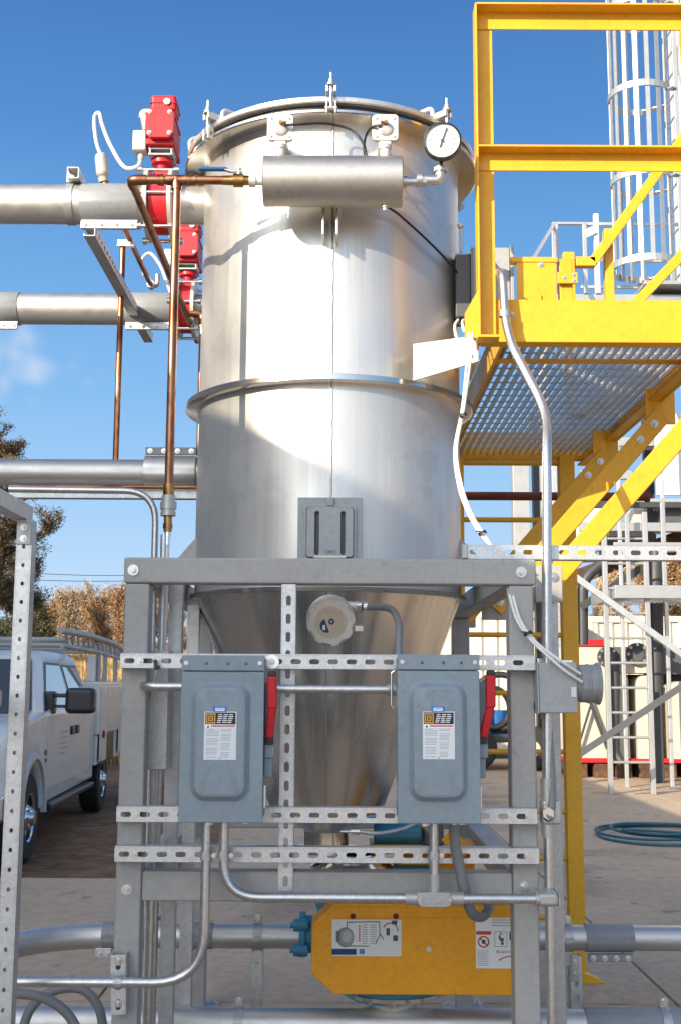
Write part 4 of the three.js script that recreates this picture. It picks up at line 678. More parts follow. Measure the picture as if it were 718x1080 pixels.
{ // upright trunking, strut and conduits behind the left post
  const t = thing('wireway', 'galvanised sheet metal wireway box behind the left post', 'wireway', at(166, 812, 3.46)); const a = at(154, 812, 3.46), b = at(178, 686, 3.46);
  part('box', bx(a.x, b.x, a.y, b.y, -3.56, -3.46, .002), M.galv, t); part('lid', bx(a.x - .002, b.x + .002, a.y + .002, b.y - .002, -3.4595, -3.456, .001), M.galv, t); part('drop', [cyl(V3(a.x + .018, .003, -3.5), V3(a.x + .018, a.y + .002, -3.5), .011, .011, 14)], M.emt, t);
  for (const [u, v0, label] of [[157, 622, 'thin steel conduit rising just right of the left post'], [167, 560, 'second steel conduit rising behind the wireway']]) conduit(label, [V3(at(u, 800, 3.5).x, at(u, 690, 3.5).y, -3.5), V3(at(u, 800, 3.5).x, BT + (v0 < 600 ? .09 : -.08), -3.5)], .0105);
  conduit('steel conduit standing on the slab behind the left post', [V3(at(163, 950, 3.75).x, .003, -3.75), V3(at(163, 950, 3.75).x, at(163, 800, 3.75).y, -3.75)], .0145);
  const x2 = at(185, 700, 3.62).x; strut('upright strut behind the left switch', V3(x2, .002, -3.6), V3(x2, BB + .05, -3.6), Z, 'struts', false); const x3 = at(199, 700, 3.9).x; strut('rear upright strut behind the left switch, left of the cone', V3(x3, .002, -4.0), V3(x3, at(199, 638, 4.0).y, -4.0), Z, 'struts', false);
}
{ // gray flexible conduit looping under the right switch
  const o = thing('flexible_conduit', 'thick gray flexible conduit hanging from right switch to the drive guard', 'conduit', at(490, 962, 3.3)); part('hose', spline([at(478, 868, 3.21).setY(swR.yb + .002), at(479, 885, 3.222), at(484, 915, 3.236), at(490, 943, 3.252), at(497, 962, 3.29), at(506, 967, 3.37), at(513, 962, 3.46), at(515, 955, 3.60), at(512, 950, 3.72)], .0142, 60, 14), M.flex, o);
  part('nut', cyl(at(478, 867, 3.21).setY(swR.yb - .014), at(478, 867, 3.21).setY(swR.yb + .001), .0185, .0185, 6), M.bolt, o);
}
{ // signal horn on the right post
  const D = 3.24, a = at(568, 752, D), b = at(608, 699, D), zB = -FD - .03, o = thing('signal_horn', 'gray signal horn box with round bell facing right, beside the right post', 'horn', V3((a.x + b.x) / 2, a.y, -D - .05));
  part('box', bx(a.x, b.x, a.y, b.y, -D - .11, -D, .004), M.boxGray, o); part('lid', bx(a.x - .004, a.x + .0, a.y - .002, b.y + .002, -D - .112, -D + .004, .002), M.boxGray, o);
  part('mount', [bx(FX1 + TB / 2 + .0005, a.x - .004, b.y - .03, b.y - .005, -D - .10, -D - .04, .002), bx(FX1 + TB / 2 + .0005, a.x - .004, a.y + .005, a.y + .03, -D - .10, -D - .04, .002), bx(FX1 + TB / 2 + .0005, FX1 + TB / 2 + .012, a.y, b.y, -D - .12, -D - .03, .002)], M.darkGray, o);
  const cy_ = (a.y + b.y) / 2 + .012, q = V3(b.x, cy_, -D - .055); part('bell', lathe([[.045, 0], [.048, .012], [.052, .016], [.052, .034], [.054, .036], [.054, .040], [.052, .042], [.053, .058], [.058, .064], [.058, .070], [.050, .072], [0, .066]], q, 40, X), M.couple, o);
  part('white_tag', bx(b.x - .018, b.x - .004, a.y + .043, a.y + .070, -D + .0006, -D + .003, .001), M.white, o); part('rivet', cyl(V3(b.x - .024, a.y + .05, -D), V3(b.x - .024, a.y + .066, -D + .002), .002, .002, 8), M.bright, o);
  part('hub', [cyl(V3(a.x + .03, a.y - .018, -D - .05), V3(a.x + .03, a.y + .001, -D - .05), .0175, .0175, 6), cyl(V3(a.x + .008, b.y - .002, -D - .05), V3(a.x + .008, b.y + .012, -D - .05), .014, .014, 6)], M.bolt, o); part('earth_lug', bx(b.x - .036, b.x - .006, b.y + .0005, b.y + .008, -D - .06, -D - .03, .001), M.bright, o);
  single('flexible_conduit', spline([V3(a.x + .03, a.y - .014, -D - .05), V3(a.x + .034, a.y - .08, -D - .05), V3(a.x + .037, a.y - .18, -D - .045), V3(a.x + .034, a.y - .25, -D - .035), V3(a.x + .024, a.y - .278, -D - .03), V3(UX + .002, at(574, 856, FD).y - .002, -FD + .05)], .0125, 40, 14), M.flex, 'gray flexible conduit from the horn down to the conduit tee', 'conduit');
  // white cables down to the horn
  const end1 = V3(b.x + .008, cy_ + .026, -D + .0), end2 = V3(b.x + .012, cy_ + .004, -D + .0);
  const w = (off, end, label) => single('signal_cable', spline([at(494 + off, 345, 3.57), at(492 + off, 380, 3.55), at(487 + off * .5, 430, 3.6), at(479 + off * .6, 475, 3.63), at(483 + off, 512, 3.6), at(495 + off, 545, 3.5), at(508 + off, 566, 3.44), at(522, 583, 3.40), at(532, 606, 3.385), at(536 + off, 625, 3.31), at(545 + off, 655, 3.275), at(560 + off, 676, 3.25), at(575 + off * 1.6, 690, 3.23), end.clone().add(V3(-.05, .03, .02)), end], .0044, 90), M.cable, label, 'cable', 'white cables');
  w(0, end2, 'white cable from the platform box along the vessel to the horn, left of the pair'); w(3.5, end1, 'white cable from the platform box to the horn, right of the pair');
  for (const [u, v, d, l] of [[488, 438, 3.59, 'beside the vessel wall'], [508, 562, 3.44, 'above the frame corner'], [556, 668, 3.255, 'in front of the right post']]) { const p = at(u, v, d); single('cable_tie', [lathe([[.0105, -.004], [.0125, -.004], [.0125, .004], [.0105, .004], [.0105, -.004]], p, 16, V3(.5, -1, .1)), bar(p.clone().add(V3(-.02, .004, .008)), p.clone().add(V3(.014, .0, .008)), .004, .003)], M.black, 'black cable tie round the white cables ' + l, 'cable tie', 'cable ties'); }
}
{ const p = at(164, 703, 3.25); const w = single('cable_tie', [bar(at(164, 696, 3.24), at(165, 706, 3.23), .010, .008), bar(at(165, 705, 3.23), at(169, 703, 3.23), .008, .006)], M.black, 'black cable tie on the upper strut at the left post', 'cable tie', 'cable ties');
  single('tie_wire', spline([at(166, 705, 3.235), at(163, 720, 3.3), at(157, 745, 3.4), at(154, 770, 3.44)], .004, 20), M.cable, 'loose pale wire hanging from the upper strut behind left post', 'wire'); }
{ // strut stand at the left edge
  const D = 3.02, x = at(15.5, 800, D).x, yT = at(24, 548, D).y;
  const p = strut('upright strut of the rack at the left photo edge', V3(x, .003, -D), V3(x, yT, -D), Z, 'struts of the left rack', 'dots'); part('splice_plate', bx(x - .019, x + .019, yT - .065, yT - .005, -D + .0005, -D + .006, .002), M.galvPale, p); bolt(p, V3(x, yT - .02, -D + .006), .009); bolt(p, V3(x, yT - .05, -D + .006), .009);
  part('base_plate', bx(x - .06, x + .06, .0005, .008, -D - .08, -D + .04), M.galv, p);
  strut('upper arm of the left rack coming towards the camera', V3(x + .004, yT + SW / 2 + .001, -D - .06), V3(x + .004, yT + SW / 2 + .001, -1.2), V3(1, 0, 0), 'struts of the left rack', false);
  const yM = at(10, 737, D).y; strut('middle arm of the left rack coming towards the camera', V3(x - SW - .003, yM, -D - .02), V3(x - SW - .003, yM, -1.2), V3(1, 0, 0), 'struts of the left rack', false);
  strut('near upright of the left rack', V3(x - .02, .003, -1.18), V3(x - .02, yT + SW * 2, -1.18), Z, 'struts of the left rack', true);
  // bracket on the left post holding the low conduit, loose cable loops on the ground
  const b = strut('short upright strut on the left post holding the low conduit', V3(at(125, 1070, SF).x, at(125, 1070, SF).y, -FD + SW + .001), V3(at(125, 1007, SF).x, at(125, 1007, SF).y, -FD + SW + .001), Z, 'struts', true); bolt(b, at(125, 1013, SF).setZ(-FD + SW + .002), .012); bolt(b, at(125, 1058, SF).setZ(-FD + SW + .002), .010); part('strap', lathe([[.0132, -.01], [.0162, -.01], [.0162, .01], [.0132, .01]], at(125, 1036, CF).setZ(-CF), 20, X), M.galvPale, b);
  const lp = (pts, label) => single('flexible_conduit', spline(pts, .0135, 50, 12), M.flex, label, 'conduit', 'loose flexible conduits');
  lp([at(-30, 1052, 3.3), at(20, 1048, 3.3), at(50, 1054, 3.3), at(72, 1070, 3.3), at(84, 1095, 3.3), at(92, 1180, 3.4), at(96, 1250, 3.4).setY(.016)], 'gray flexible conduit arching low at the left photo edge');
  lp([at(14, 1250, 3.5).setY(.016), at(20, 1110, 3.5), at(34, 1062, 3.5), at(60, 1044, 3.5), at(88, 1044, 3.5), at(104, 1062, 3.5), at(110, 1100, 3.5), at(114, 1190, 3.5).setY(.016)], 'gray flexible conduit looping behind the low conduit');
}
// ================================================================ ROTARY VALVE AND LOW CONVEYING LINE
{
  const GD = 3.72, vx = at(398, 1000, 4.05).x, vz = -4.05;
  const o = thing('rotary_valve', 'blue rotary valve with a yellow chain guard under the cone', 'rotary valve', V3(vx, .25, vz));
  part('inlet_adapter', lathe([[.075, .742], [.10, .742], [.10, .735], [.085, .733], [.14, .705], [.14, .70]], V3((AX + vx) / 2, 0, vz), 40), M.steelEdge, o);
  part('top_flange', bx(vx - .21, vx + .20, .676, .698, vz - .19, vz + .21, .004), M.blue, o);
  part('housing', [lathe([[0, -.16], [.17, -.16], [.17, .15], [0, .15]], V3(vx, .50, vz), 40, Z), bx(vx - .15, vx + .15, .36, .676, vz - .15, vz + .14, .01)], M.blue, o);
  part('end_plate', lathe([[0, 0], [.20, 0], [.20, .02], [0, .02]], V3(vx, .50, vz + .15), 40, Z), M.blue, o);
  // slanted blue web seen left of the guard
  const wb = plate([[vx - .225, .676], [vx - .06, .676], [vx - .13, .50], [vx - .165, .50]], .012).translate(0, 0, vz + .17); part('web', boxUV(wb), M.blue, o);
  const by = .332, bf = part('bottom_flange', lathe([[.08, 0], [.165, 0], [.165, .02], [.08, .02]], V3(vx + .045, by, vz + .05), 48), M.blue, o);
  const cl = part('flange_ring', lathe([[.08, -.012], [.172, -.012], [.172, -.0005], [.08, -.0005]], V3(vx + .045, by, vz + .05), 48), M.steelEdge, o);
  for (let k = 0; k < 12; k++) { const a = k / 12 * 2 * Math.PI; bolt(cl, V3(vx + .045 + .15 * Math.sin(a), by - .012, vz + .05 + .15 * Math.cos(a)), .013, V3(0, -1, 0)); }
  part('discharge_hopper', lathe([[.14, by - .012], [.135, by - .02], [.065, .265], [.05, .245]], V3(vx + .045, 0, vz + .05), 40), M.steel, o);
  // left port of the housing
  const p0 = at(316, 985, 4.2), pl = part('inlet_port', [cyl(V3(p0.x + .09, p0.y, -4.2), V3(p0.x + .012, p0.y, -4.2), .062, .062, 28), lathe([[0, 0], [.075, 0], [.075, .02], [0, .02]], V3(p0.x + .0, p0.y, -4.2), 28, X)], M.blue, o);
  for (const [y, z] of [[.04, .058], [-.04, .058]]) part('flange_nut', [cyl(V3(p0.x - .018, p0.y + y, -4.2 + z), V3(p0.x + .03, p0.y + y, -4.2 + z), .021, .021, 16), cyl(V3(p0.x - .03, p0.y + y, -4.2 + z), V3(p0.x - .018, p0.y + y, -4.2 + z), .01, .01, 10)], M.blue, pl);
  // chain guard
  const s = mpp(1000, GD), x0 = at(330, 1000, GD).x, x1 = at(556, 1000, GD).x, yT = at(430, 955, GD).y, yB = at(430, 1048, GD).y, ch = 20 * s;
  const sh = [[x0 + ch * 1.15, yB], [x1, yB], [x1, yT], [x0 + ch * 1.15, yT], [x0, yT - ch * 1.1], [x0, yB + ch * 1.0]];
  const gd = part('guard', boxUV(plate(sh, .15, null, .004).translate(0, 0, -GD - .154)), M.safety, o, 'yellow sheet metal chain guard');
  part('guard_lip', bx(x0 + ch * 1.15, x1 - .01, yT - .034, yT - .005, -GD + .0005, -GD + .004, .001), M.safety, gd);
  part('service_plug', lathe([[.0085, 0], [.0085, .002], [.0, .003]], at(452, 1001, GD).setZ(-GD + .0005), 20, Z), M.castPale, gd);
  for (const u of [372, 417]) { const b = bolt(gd, V3(at(u, 966, GD).x, at(u, 966, GD).y, -GD + .004), .0085, Z, M.rust); }
  const t1 = canvasTex(512, 256, (k, w, h) => {
    k.fillStyle = '#d8d9d6'; k.fillRect(0, 0, w, h); k.strokeStyle = '#2d3440'; k.lineWidth = 6; k.beginPath(); k.moveTo(110, 80); k.lineTo(110, 20); k.lineTo(350, 14); k.lineTo(352, 110); k.lineTo(320, 170); k.stroke(); k.beginPath(); k.moveTo(352, 100); k.lineTo(380, 140); k.stroke(); k.beginPath(); k.moveTo(120, 186); k.lineTo(270, 186); k.stroke();
    k.fillStyle = '#8e9291'; k.beginPath(); k.ellipse(95, 125, 62, 70, 0, 0, 7); k.fill(); k.fillStyle = '#6b6f70'; k.fillRect(30, 80, 30, 80); k.fillStyle = '#a9adac'; k.beginPath(); k.ellipse(110, 120, 34, 42, .3, 0, 7); k.fill(); k.strokeStyle = '#54585a'; k.lineWidth = 4; k.beginPath(); k.ellipse(105, 125, 56, 64, 0, 0, 7); k.stroke();
    k.fillStyle = '#24406f'; k.fillRect(0, 206, 180, 42); k.fillStyle = '#5c7fb8'; k.fillRect(200, 206, 40, 36); k.fillStyle = '#a8372f'; k.font = 'bold 20px sans-serif'; for (let i = 0; i < 6; i++) k.fillRect(196, 40 + i * 20, 12, 12); k.fillStyle = '#9ea2a2'; for (let i = 0; i < 9; i++) { k.fillRect(222, 36 + i * 16, 40, 6); k.fillRect(282, 36 + i * 16, 46, 6); }
    k.fillStyle = '#25406e'; k.fillRect(440, 6, 40, 28); k.strokeStyle = '#7a4f3a'; k.lineWidth = 8; k.beginPath(); k.arc(430, 80, 56, 3.6, 6.4); k.stroke(); k.fillStyle = '#4c5052'; k.fillRect(400, 60, 26, 50); k.fillRect(450, 110, 36, 40);
  });
  sticker('pictogram_sign', gd, V3(at(386.5, 989, GD).x, at(386.5, 989, GD).y, -GD + .001), 73 * s, 37 * s, Z, t1, .18);
  const t2 = canvasTex(384, 448, (k, w, h) => {
    k.fillStyle = '#e2e2de'; k.fillRect(0, 0, w, h); k.fillStyle = '#27303f'; k.fillRect(110, 22, 26, 26); k.fillStyle = '#e2e2de'; k.fillRect(117, 29, 12, 12); k.fillStyle = '#27303f'; k.fillRect(142, 26, 90, 16); k.fillRect(252, 22, 26, 26); k.fillStyle = '#e2e2de'; k.fillRect(258, 29, 12, 12); k.fillStyle = '#27303f'; k.fillRect(284, 26, 90, 16);
    k.fillStyle = '#9da0a0'; for (let i = 0; i < 4; i++) k.fillRect(120, 70 + i * 20, 190 - (i % 2) * 30, 7); k.fillStyle = '#b9481f'; k.fillRect(4, 176, 110, 26); k.strokeStyle = '#b02a22'; k.lineWidth = 10; k.beginPath(); k.arc(58, 254, 38, 0, 7); k.moveTo(32, 228); k.lineTo(84, 280); k.stroke(); k.fillStyle = '#333'; k.fillRect(46, 240, 24, 28);
    k.fillStyle = '#a6a8a7'; for (let i = 0; i < 9; i++) k.fillRect(8, 318 + i * 13, 88 - (i * 13) % 26, 5); k.strokeStyle = '#555'; k.lineWidth = 3; k.strokeRect(140, 180, 90, 108); k.fillStyle = '#444'; k.beginPath(); k.moveTo(176, 200); k.lineTo(186, 182); k.lineTo(196, 200); k.fill(); k.fillRect(170, 206, 14, 30); k.fillRect(180, 226, 26, 26); k.fillRect(186, 256, 20, 20); k.fillStyle = '#2a2a2a'; k.fillRect(248, 178, 130, 60); k.fillStyle = '#b9481f'; k.fillRect(248, 178, 130, 22);
    k.fillStyle = '#333'; k.font = 'italic 30px sans-serif'; k.fillText('Rotation', 146, 336); k.strokeStyle = '#b02a22'; k.lineWidth = 8; k.beginPath(); k.arc(260, 520, 160, 4.1, 5.4); k.stroke();
  });
  sticker('warning_label', gd, V3(at(528.5, 989, GD).x, at(528.5, 989, GD).y, -GD + .001), 55 * s, 62 * s, Z, t2, .35);
  // gear motor on its base plate, behind the struts
  const mx = at(428, 880, 4.2), my = at(428, 889, 4.2).y;
  const mp = part('motor_base', bx(at(390, 890, 4.2).x, at(500, 890, 4.2).x, my - .014, my + .004, -4.30, -4.02, .003), M.safety, o); part('base_leg', bx(at(418, 900, 4.1).x, at(500, 900, 4.1).x, at(418, 912, 4.1).y - .06, my - .0145, -4.12, -4.10, .003), M.safety, o); part('base_brace', bar(at(470, 880, 4.0), at(492, 900, 4.0), .05, .008), M.safety, o); part('base_post', bx(at(430, 900, 4.2).x, at(455, 900, 4.2).x, .66, my - .015, -4.25, -4.15, .003), M.safety, o);
  const mt = part('motor', lathe([[0, 0], [.034, 0], [.037, .004], [.037, .16], [.03, .166], [0, .166]], V3(at(394, 880, 4.16).x, my + .038, -4.16), 28, X), M.blue, o); for (let k = 0; k < 8; k++) part('cooling_fin', lathe([[.036, 0], [.0405, 0], [.0405, .004], [.036, .004]], V3(at(397 + k * 4.6, 880, 4.16).x, my + .038, -4.16), 28, X), M.blue, mt);
  part('gearbox', bx(at(446, 880, 4.16).x, at(466, 880, 4.16).x, my + .004, my + .075, -4.22, -4.10, .006), M.darkGray, o);
  // small instrument on the outlet
  const e = at(372, 877, 3.93); part('air_fitting', [cyl(V3(e.x - .04, e.y, -3.93), V3(e.x, e.y, -3.93), .005, .005, 8), cyl(V3(e.x - .006, e.y, -3.93), V3(e.x + .022, e.y, -3.93), .012, .012, 6)], M.bright, o);
  single('air_line', spline([at(378, 877, 3.93), at(400, 879, 3.93), at(425, 874, 3.95), at(440, 868, 3.98), at(452, 878, 4.06)], .007, 30), M.alu, 'silver braided line from the vessel outlet to the motor', 'hose');
}
// ---- low conveying pipes
const LD = 4.28, LY = at(250, 987, LD).y, lr = 12.3 * mpp(987, LD);
function ringClamp(o, x, y, d, r) { part('strap', lathe([[r + .0005, -.014], [r + .004, -.014], [r + .004, .014], [r + .0005, .014]], V3(x, y, -d), 40, X), M.galvPale, o); part('tab', bx(x - .014, x + .014, y + r, y + r + .028, -d - .003, -d + .003), M.galvPale, o); bolt(o, V3(x, y + r + .022, -d + .003), .011); part('tab', bx(x - .014, x + .014, y - r - .05, y - r + .004, -d - .003 + .012, -d + .004 + .012), M.galvPale, o); }
{
  const q = (u, v = 987) => V3(at(u, v, LD).x, LY, -LD);
  const o = thing('conveying_pipe', 'low steel pipe bending out of view left of the rotary valve', 'pipe', V3(q(200).x, LY - lr, -LD), 'low conveying pipes');
  const e = q(40); part('pipe', pipe([V3(e.x - .28, LY - .015, -LD + .9), V3(e.x - .02, LY - .004, -LD), q(316)], lr, .30, 32), M.alu, o);
  part('sleeve', lathe([[lr + .0005, -.075], [lr + .005, -.075], [lr + .005, .075], [lr + .0005, .075]], q(132), 36, X), M.couple, o); part('clamp_bar', bx(q(103).x, q(120).x, LY - lr - .026, LY - lr + .004, -LD + .01, -LD + .03, .002), M.galv, o); bolt(o, V3(q(108).x, LY - lr - .018, -LD + .03), .010); bolt(o, V3(q(116).x, LY - lr - .018, -LD + .03), .010); part('rear_sleeve', lathe([[lr + .0005, -.05], [lr + .004, -.05], [lr + .004, .05], [lr + .0005, .05]], q(210), 36, X), M.couple, o);
  const c = thing('pipe_stand', 'strut stand with strap holding the low pipe left of the rotary valve', 'pipe support', V3(q(272).x, 0, -LD), 'pipe stands'); ringClamp(c, q(272).x, LY, LD, lr); part('post', orient(strutGeo(LY - lr - .01), V3(0, 0, 0), Y, V3(-1, 0, 0)).translate(q(272).x, .004, -LD + .02), M.galv, c); part('foot', bx(q(272).x - .06, q(272).x + .06, .0005, .008, -LD - .06, -LD + .06), M.galv, c);
  const r = thing('conveying_pipe', 'low steel pipe running right from the rotary valve', 'pipe', V3(q(640).x, LY - lr, -LD), 'low conveying pipes'); part('pipe', cyl(q(470), q(800), lr * 1.05, lr * 1.05, 36), M.alu, r);
  const cp = thing('pipe_coupling', 'gray sleeve coupling with four bolts on the low right pipe', 'coupling', V3(q(641).x, LY - lr - .04, -LD), 'bolted pipe couplings'); part('sleeve', lathe([[lr * 1.06, -.083], [lr * 1.16, -.083], [lr * 1.16, .083], [lr * 1.06, .083]], q(641), 40, X), M.couple, cp); part('clamp_bar', bx(q(618).x, q(665).x, LY - lr - .034, LY - lr - .008, -LD + .012, -LD + .03, .002), M.couple, cp); for (const u of [623, 635, 647, 659]) bolt(cp, V3(q(u).x, LY - lr - .021, -LD + .03), .0105);
  const d = thing('pipe_stand', 'strut stand with strap holding the low right pipe', 'pipe support', V3(q(598).x, 0, -LD), 'pipe stands'); ringClamp(d, q(598).x, LY, LD, lr * 1.05);
  part('post', orient(strutGeo(LY - lr - .02), V3(0, 0, 0), Y, V3(-1, 0, 0)).translate(q(605).x, .004, -LD + .02), M.galv, d); part('rear_post', orient(strutGeo(LY - lr - .008), V3(0, 0, 0), Y, V3(-1, 0, 0)).translate(q(592).x, .004, -LD - .06), M.galv, d); part('bracket', bx(q(600).x, q(608).x, LY - lr - .10, LY - lr - .012, -LD + .0205, -LD + .026, .002), M.galvPale, d); bolt(d, V3(q(604).x, LY - lr - .035, -LD + .026), .009); bolt(d, V3(q(604).x, LY - lr - .075, -LD + .026), .009);
}
{
  const D = 3.95, y = at(300, 1079, D).y, r = .0475, q = (u) => V3(at(u, 1075, D).x, y, -D);
  const o = thing('conveying_pipe', 'lowest steel pipe along the bottom edge, passing under the rotary valve', 'pipe', V3(q(250).x, y - r, -D), 'low conveying pipes'); part('pipe', cyl(q(-60), q(800), r, r, 36), M.alu, o); part('tee', cyl(V3(at(414, 1075, D).x, y, -4.0), V3(at(414, 1075, D).x, .262, -4.0), .052, .052, 28), M.steel, o);
  part('sleeve', lathe([[r + .0005, -.3], [r + .005, -.3], [r + .005, .3], [r + .0005, .3]], q(715), 40, X), M.couple, o);
  const c = thing('pipe_stand', 'strap stand on the lowest pipe beside the left post', 'pipe support', V3(q(252).x, 0, -D), 'pipe stands'); ringClamp(c, q(252).x, y, D, r); part('post', bx(q(252).x - .02, q(252).x + .02, .004, y - r - .01, -D - .03, -D + .008, .002), M.galv, c);
  const c2 = thing('pipe_stand', 'strap stand on the lowest pipe near the right photo edge', 'pipe support', V3(q(640).x, 0, -D), 'pipe stands'); ringClamp(c2, q(700).x, y, D, r + .005); part('post', bx(q(700).x - .02, q(700).x + .02, .004, y - r - .012, -D - .03, -D + .008, .002), M.galv, c2);
}
// ================================================================ YELLOW ACCESS PLATFORM
{
  const PF = 3.62, PB = 5.6, yB = at(600, 361, PF).y, yT = at(600, 316, PF).y, xL = at(508, 340, PF).x, xE = 1.20, xG = at(541, 362, PF).x;
  const o = thing('access_platform', 'yellow steel access platform with grating floor right of the vessel', 'platform', V3(xL, yB, -PF));
  part('front_fascia', [bx(xL, xE, yB, yT, -PF - .012, -PF, .003), bx(xL, xE, yB + .0005, yB + .008, -PF - .06, -PF - .0125, .002)], M.yellow, o);
  part('rear_fascia', bx(xL + .02, xE, yB + .01, yT, -PB - .012, -PB, .003), M.yellow, o); part('side_fascia', bx(xG - .03, xG - .018, yB + .012, yT - .02, -PB, -PF - .0605, .003), M.yellow, o);
  part('side_beam', bx(xE - .012, xE - .0005, yB - .03, yT - .02, -PB - .012, -PF - .0605, .002), M.yellow, o); part('side_beam_flange', bx(xE - .055, xE - .0125, yB - .027, yB - .018, -PB + .001, -PF - .0605, 0), M.yellow, o);
  part('support_angle', bx(xG - .017, xE - .0125, yB + .012, yB + .018, -PF - .30, -PF - .25, .002), M.yellow, o); 
  part('support_angle', bx(xG - .017, xE - .0125, yB - .006, yB + .012, -PB + .002, -PB + .06, .002), M.yellow, o);
  // bar grating: bearing bars run back, cross rods run across
  const barG = new THREE.BoxGeometry(.0048, .03, PB - PF - .075); const yG = yB + .036; let k = 0;
  for (let x = xG; x < xE - .02; x += .031) { piece('grating_bar', barG, M.galv, o, V3(x, yG, -(PB + PF) / 2 - .03)); k++; }
  const rodG = new THREE.CylinderGeometry(.0034, .0034, xE - xG - .03, 6).rotateZ(Math.PI / 2); for (let d = PF + .09; d < PB - .02; d += .1) piece('cross_rod', rodG, M.galv, o, V3((xE + xG) / 2, yG + .012, -d));
  // guard rail
  const tW = .052, x0 = at(511, 180, PF - .03).x, zP = -PF + .07, yR = at(600, 19, PF - .03).y, yM = at(600, 168, PF - .03).y;
  // angle-iron rails and post, one leg standing forward
  const f = .063, tk = .006; const angleRail = (name, y, x1_) => part(name, [bx(x0 - .0245, x1_, y - .034, y + .03, zP - f + tk, zP - f + 2 * tk, .001), bx(x0 - .0245, x1_, y + .03 - tk, y + .0305, zP - f + 2 * tk, zP, .001)], M.yellow, o);
  const angleBar = (x, y0_, y1_) => [bx(x - .031, x + .031, y0_, y1_, zP - f, zP - f + tk, .001), bx(x - .031, x - .031 + tk, y0_, y1_, zP - f + tk, zP, .001)];
  const post = part('rail_post', angleBar(x0, yB + .003, yR + .029), M.yellow, o); part('post_gusset', boxUV(plate([[x0 - .031 - .042, yB - .004], [x0 - .031, yB - .004], [x0 - .031, yT + .01], [x0 - .031 - .042, yB + .075]], .008).translate(0, 0, zP - .02)), M.yellow, post);
  part('post_foot', bx(x0 - .034, x0 + .034, yB - .006, yB + .002, zP - f, zP + .004, .001), M.yellow, post);
  angleRail('top_rail', yR, xE); angleRail('mid_rail', yM, xE); part('rail_post', angleBar(xE - .06, yB + .003, yR - .04), M.yellow, o);
  // diagonal hand rails of the stair behind
  const a0 = at(624, 277, 4.9), a1 = at(760, 90, 4.9); part('stair_rail', [bar(at(606, 277, 4.9), a0.clone().add(V3(.012, 0, 0)), .042, .042, Z, .003), bar(a0, a1, .042, .042, Z, .003)], M.yellow, o);
  part('stair_rail', bar(at(668, 322, 4.9), at(780, 205, 4.9), .042, .042, Z, .003), M.yellow, o); part('rail_post', bx(at(593, 290, 4.9).x, at(605, 290, 4.9).x, yG + .02, at(600, 272, 4.9).y + .021, -4.92, -4.88, .003), M.yellow, o);
  part('rail_post', bx(xE - .05, xE - .012, yG + .02, at(655, 238, 4.9).y, -4.975, -4.93, .003), M.yellow, o);
  // brackets and knee braces
  const knee = (dz, x0_, y0_, x1_, y1_, w) => { const a = V3(x0_, y0_, -dz), b = V3(x1_, y1_, -dz), kb = part('knee_brace', [bar(a, b, w, .01, Z, .002), bar(a.clone().add(V3(w * .36, -w * .32, -.03)), b.clone().add(V3(w * .36, -w * .32, -.03)), .008, .05, Z, .001)], M.yellow, o); part('brace_plate', bx(x1_ - .06, x1_ + .05, y1_ - .035, yB + .0195, -dz - .018, -dz - .006, .002), M.yellow, kb); for (const s of [.05, .13]) bolt(kb, b.clone().add(V3(-s * .67, -s * .75, .006)), .015); bolt(kb, a.clone().add(V3(.02, .024, .006)), .014); part('foot_plate', bx(x0_ - .045, x0_ + .05, y0_ - .04, y0_ + .05, -dz - .02, -dz - .006, .002), M.gray, kb); return kb; };
  knee(5.0, at(489, 652, 5).x, at(489, 652, 5).y, at(640, 478, 5).x, at(640, 478, 5).y, .066);
  knee(4.27, at(521, 642, 4.27).x, at(521, 642, 4.27).y, at(698, 437, 4.27).x, at(698, 437, 4.27).y, .066);
  knee(3.75, at(573, 622, 3.75).x, at(573, 622, 3.75).y, at(770, 398, 3.75).x, at(770, 398, 3.75).y, .066);
  // bracket to the vessel
  const bz = -PF + .01, bxl = at(436, 380, PF).x, bxr = at(503, 380, PF).x; const sh = [[bxl, at(436, 363, PF).y], [bxr, at(503, 354, PF).y], [bxr, at(503, 381, PF).y], [bxl, at(436, 401, PF).y]];
  const br = part('vessel_bracket', boxUV(plate(sh, .01, null, .001).translate(0, 0, bz - .02)), M.white, o, 'pale steel bracket plate to the vessel'); part('bracket_web', bx(bxl + .006, bxr - .002, at(436, 366, PF).y - .004, at(436, 366, PF).y + .004, AZ + R - .06, bz - .021, .001), M.steelEdge, br); part('bracket_end', bx(bxr, bxr + .006, at(503, 381, PF).y, yB - .008, bz - .25, bz - .012, .001), M.steelEdge, br); bolt(br, V3(bxr + .006, at(503, 372, PF).y, bz - .06), .010, X);
}
{ // ladder under the platform
  const D = 5.52, yTop = at(545, 486, D).y + .02, xl = at(485, 700, D).x, xr = at(601, 700, D).x; const o = thing('platform_ladder', 'yellow fixed ladder below the rear of the platform', 'ladder', V3((xl + xr) / 2, 0, -D));
  part('rail', bx(xl - .027, xl + .024, .003, yTop, -D - .04, -D + .01, .003), M.yellow, o); part('rail', bx(xr - .036, xr + .036, .003, yTop, -D - .04, -D + .03, .003), M.yellow, o); part('foot', boxUV(plate([[xr, .002], [xr + .10, .002], [xr + .08, .02], [xr, .05]], .06).translate(0, 0, -D + .031)), M.yellow, o);
  for (const v of [488, 548, 608.5, 669.5, 731, 793, 856, 905.5, 968]) { const y = at(545, v, D).y; piece('rung', new THREE.CylinderGeometry(.0125, .0125, xr - xl - .055, 10).rotateZ(Math.PI / 2), M.yellow, o, V3((xl + xr) / 2 - .006, y, -D - .012)); }
}
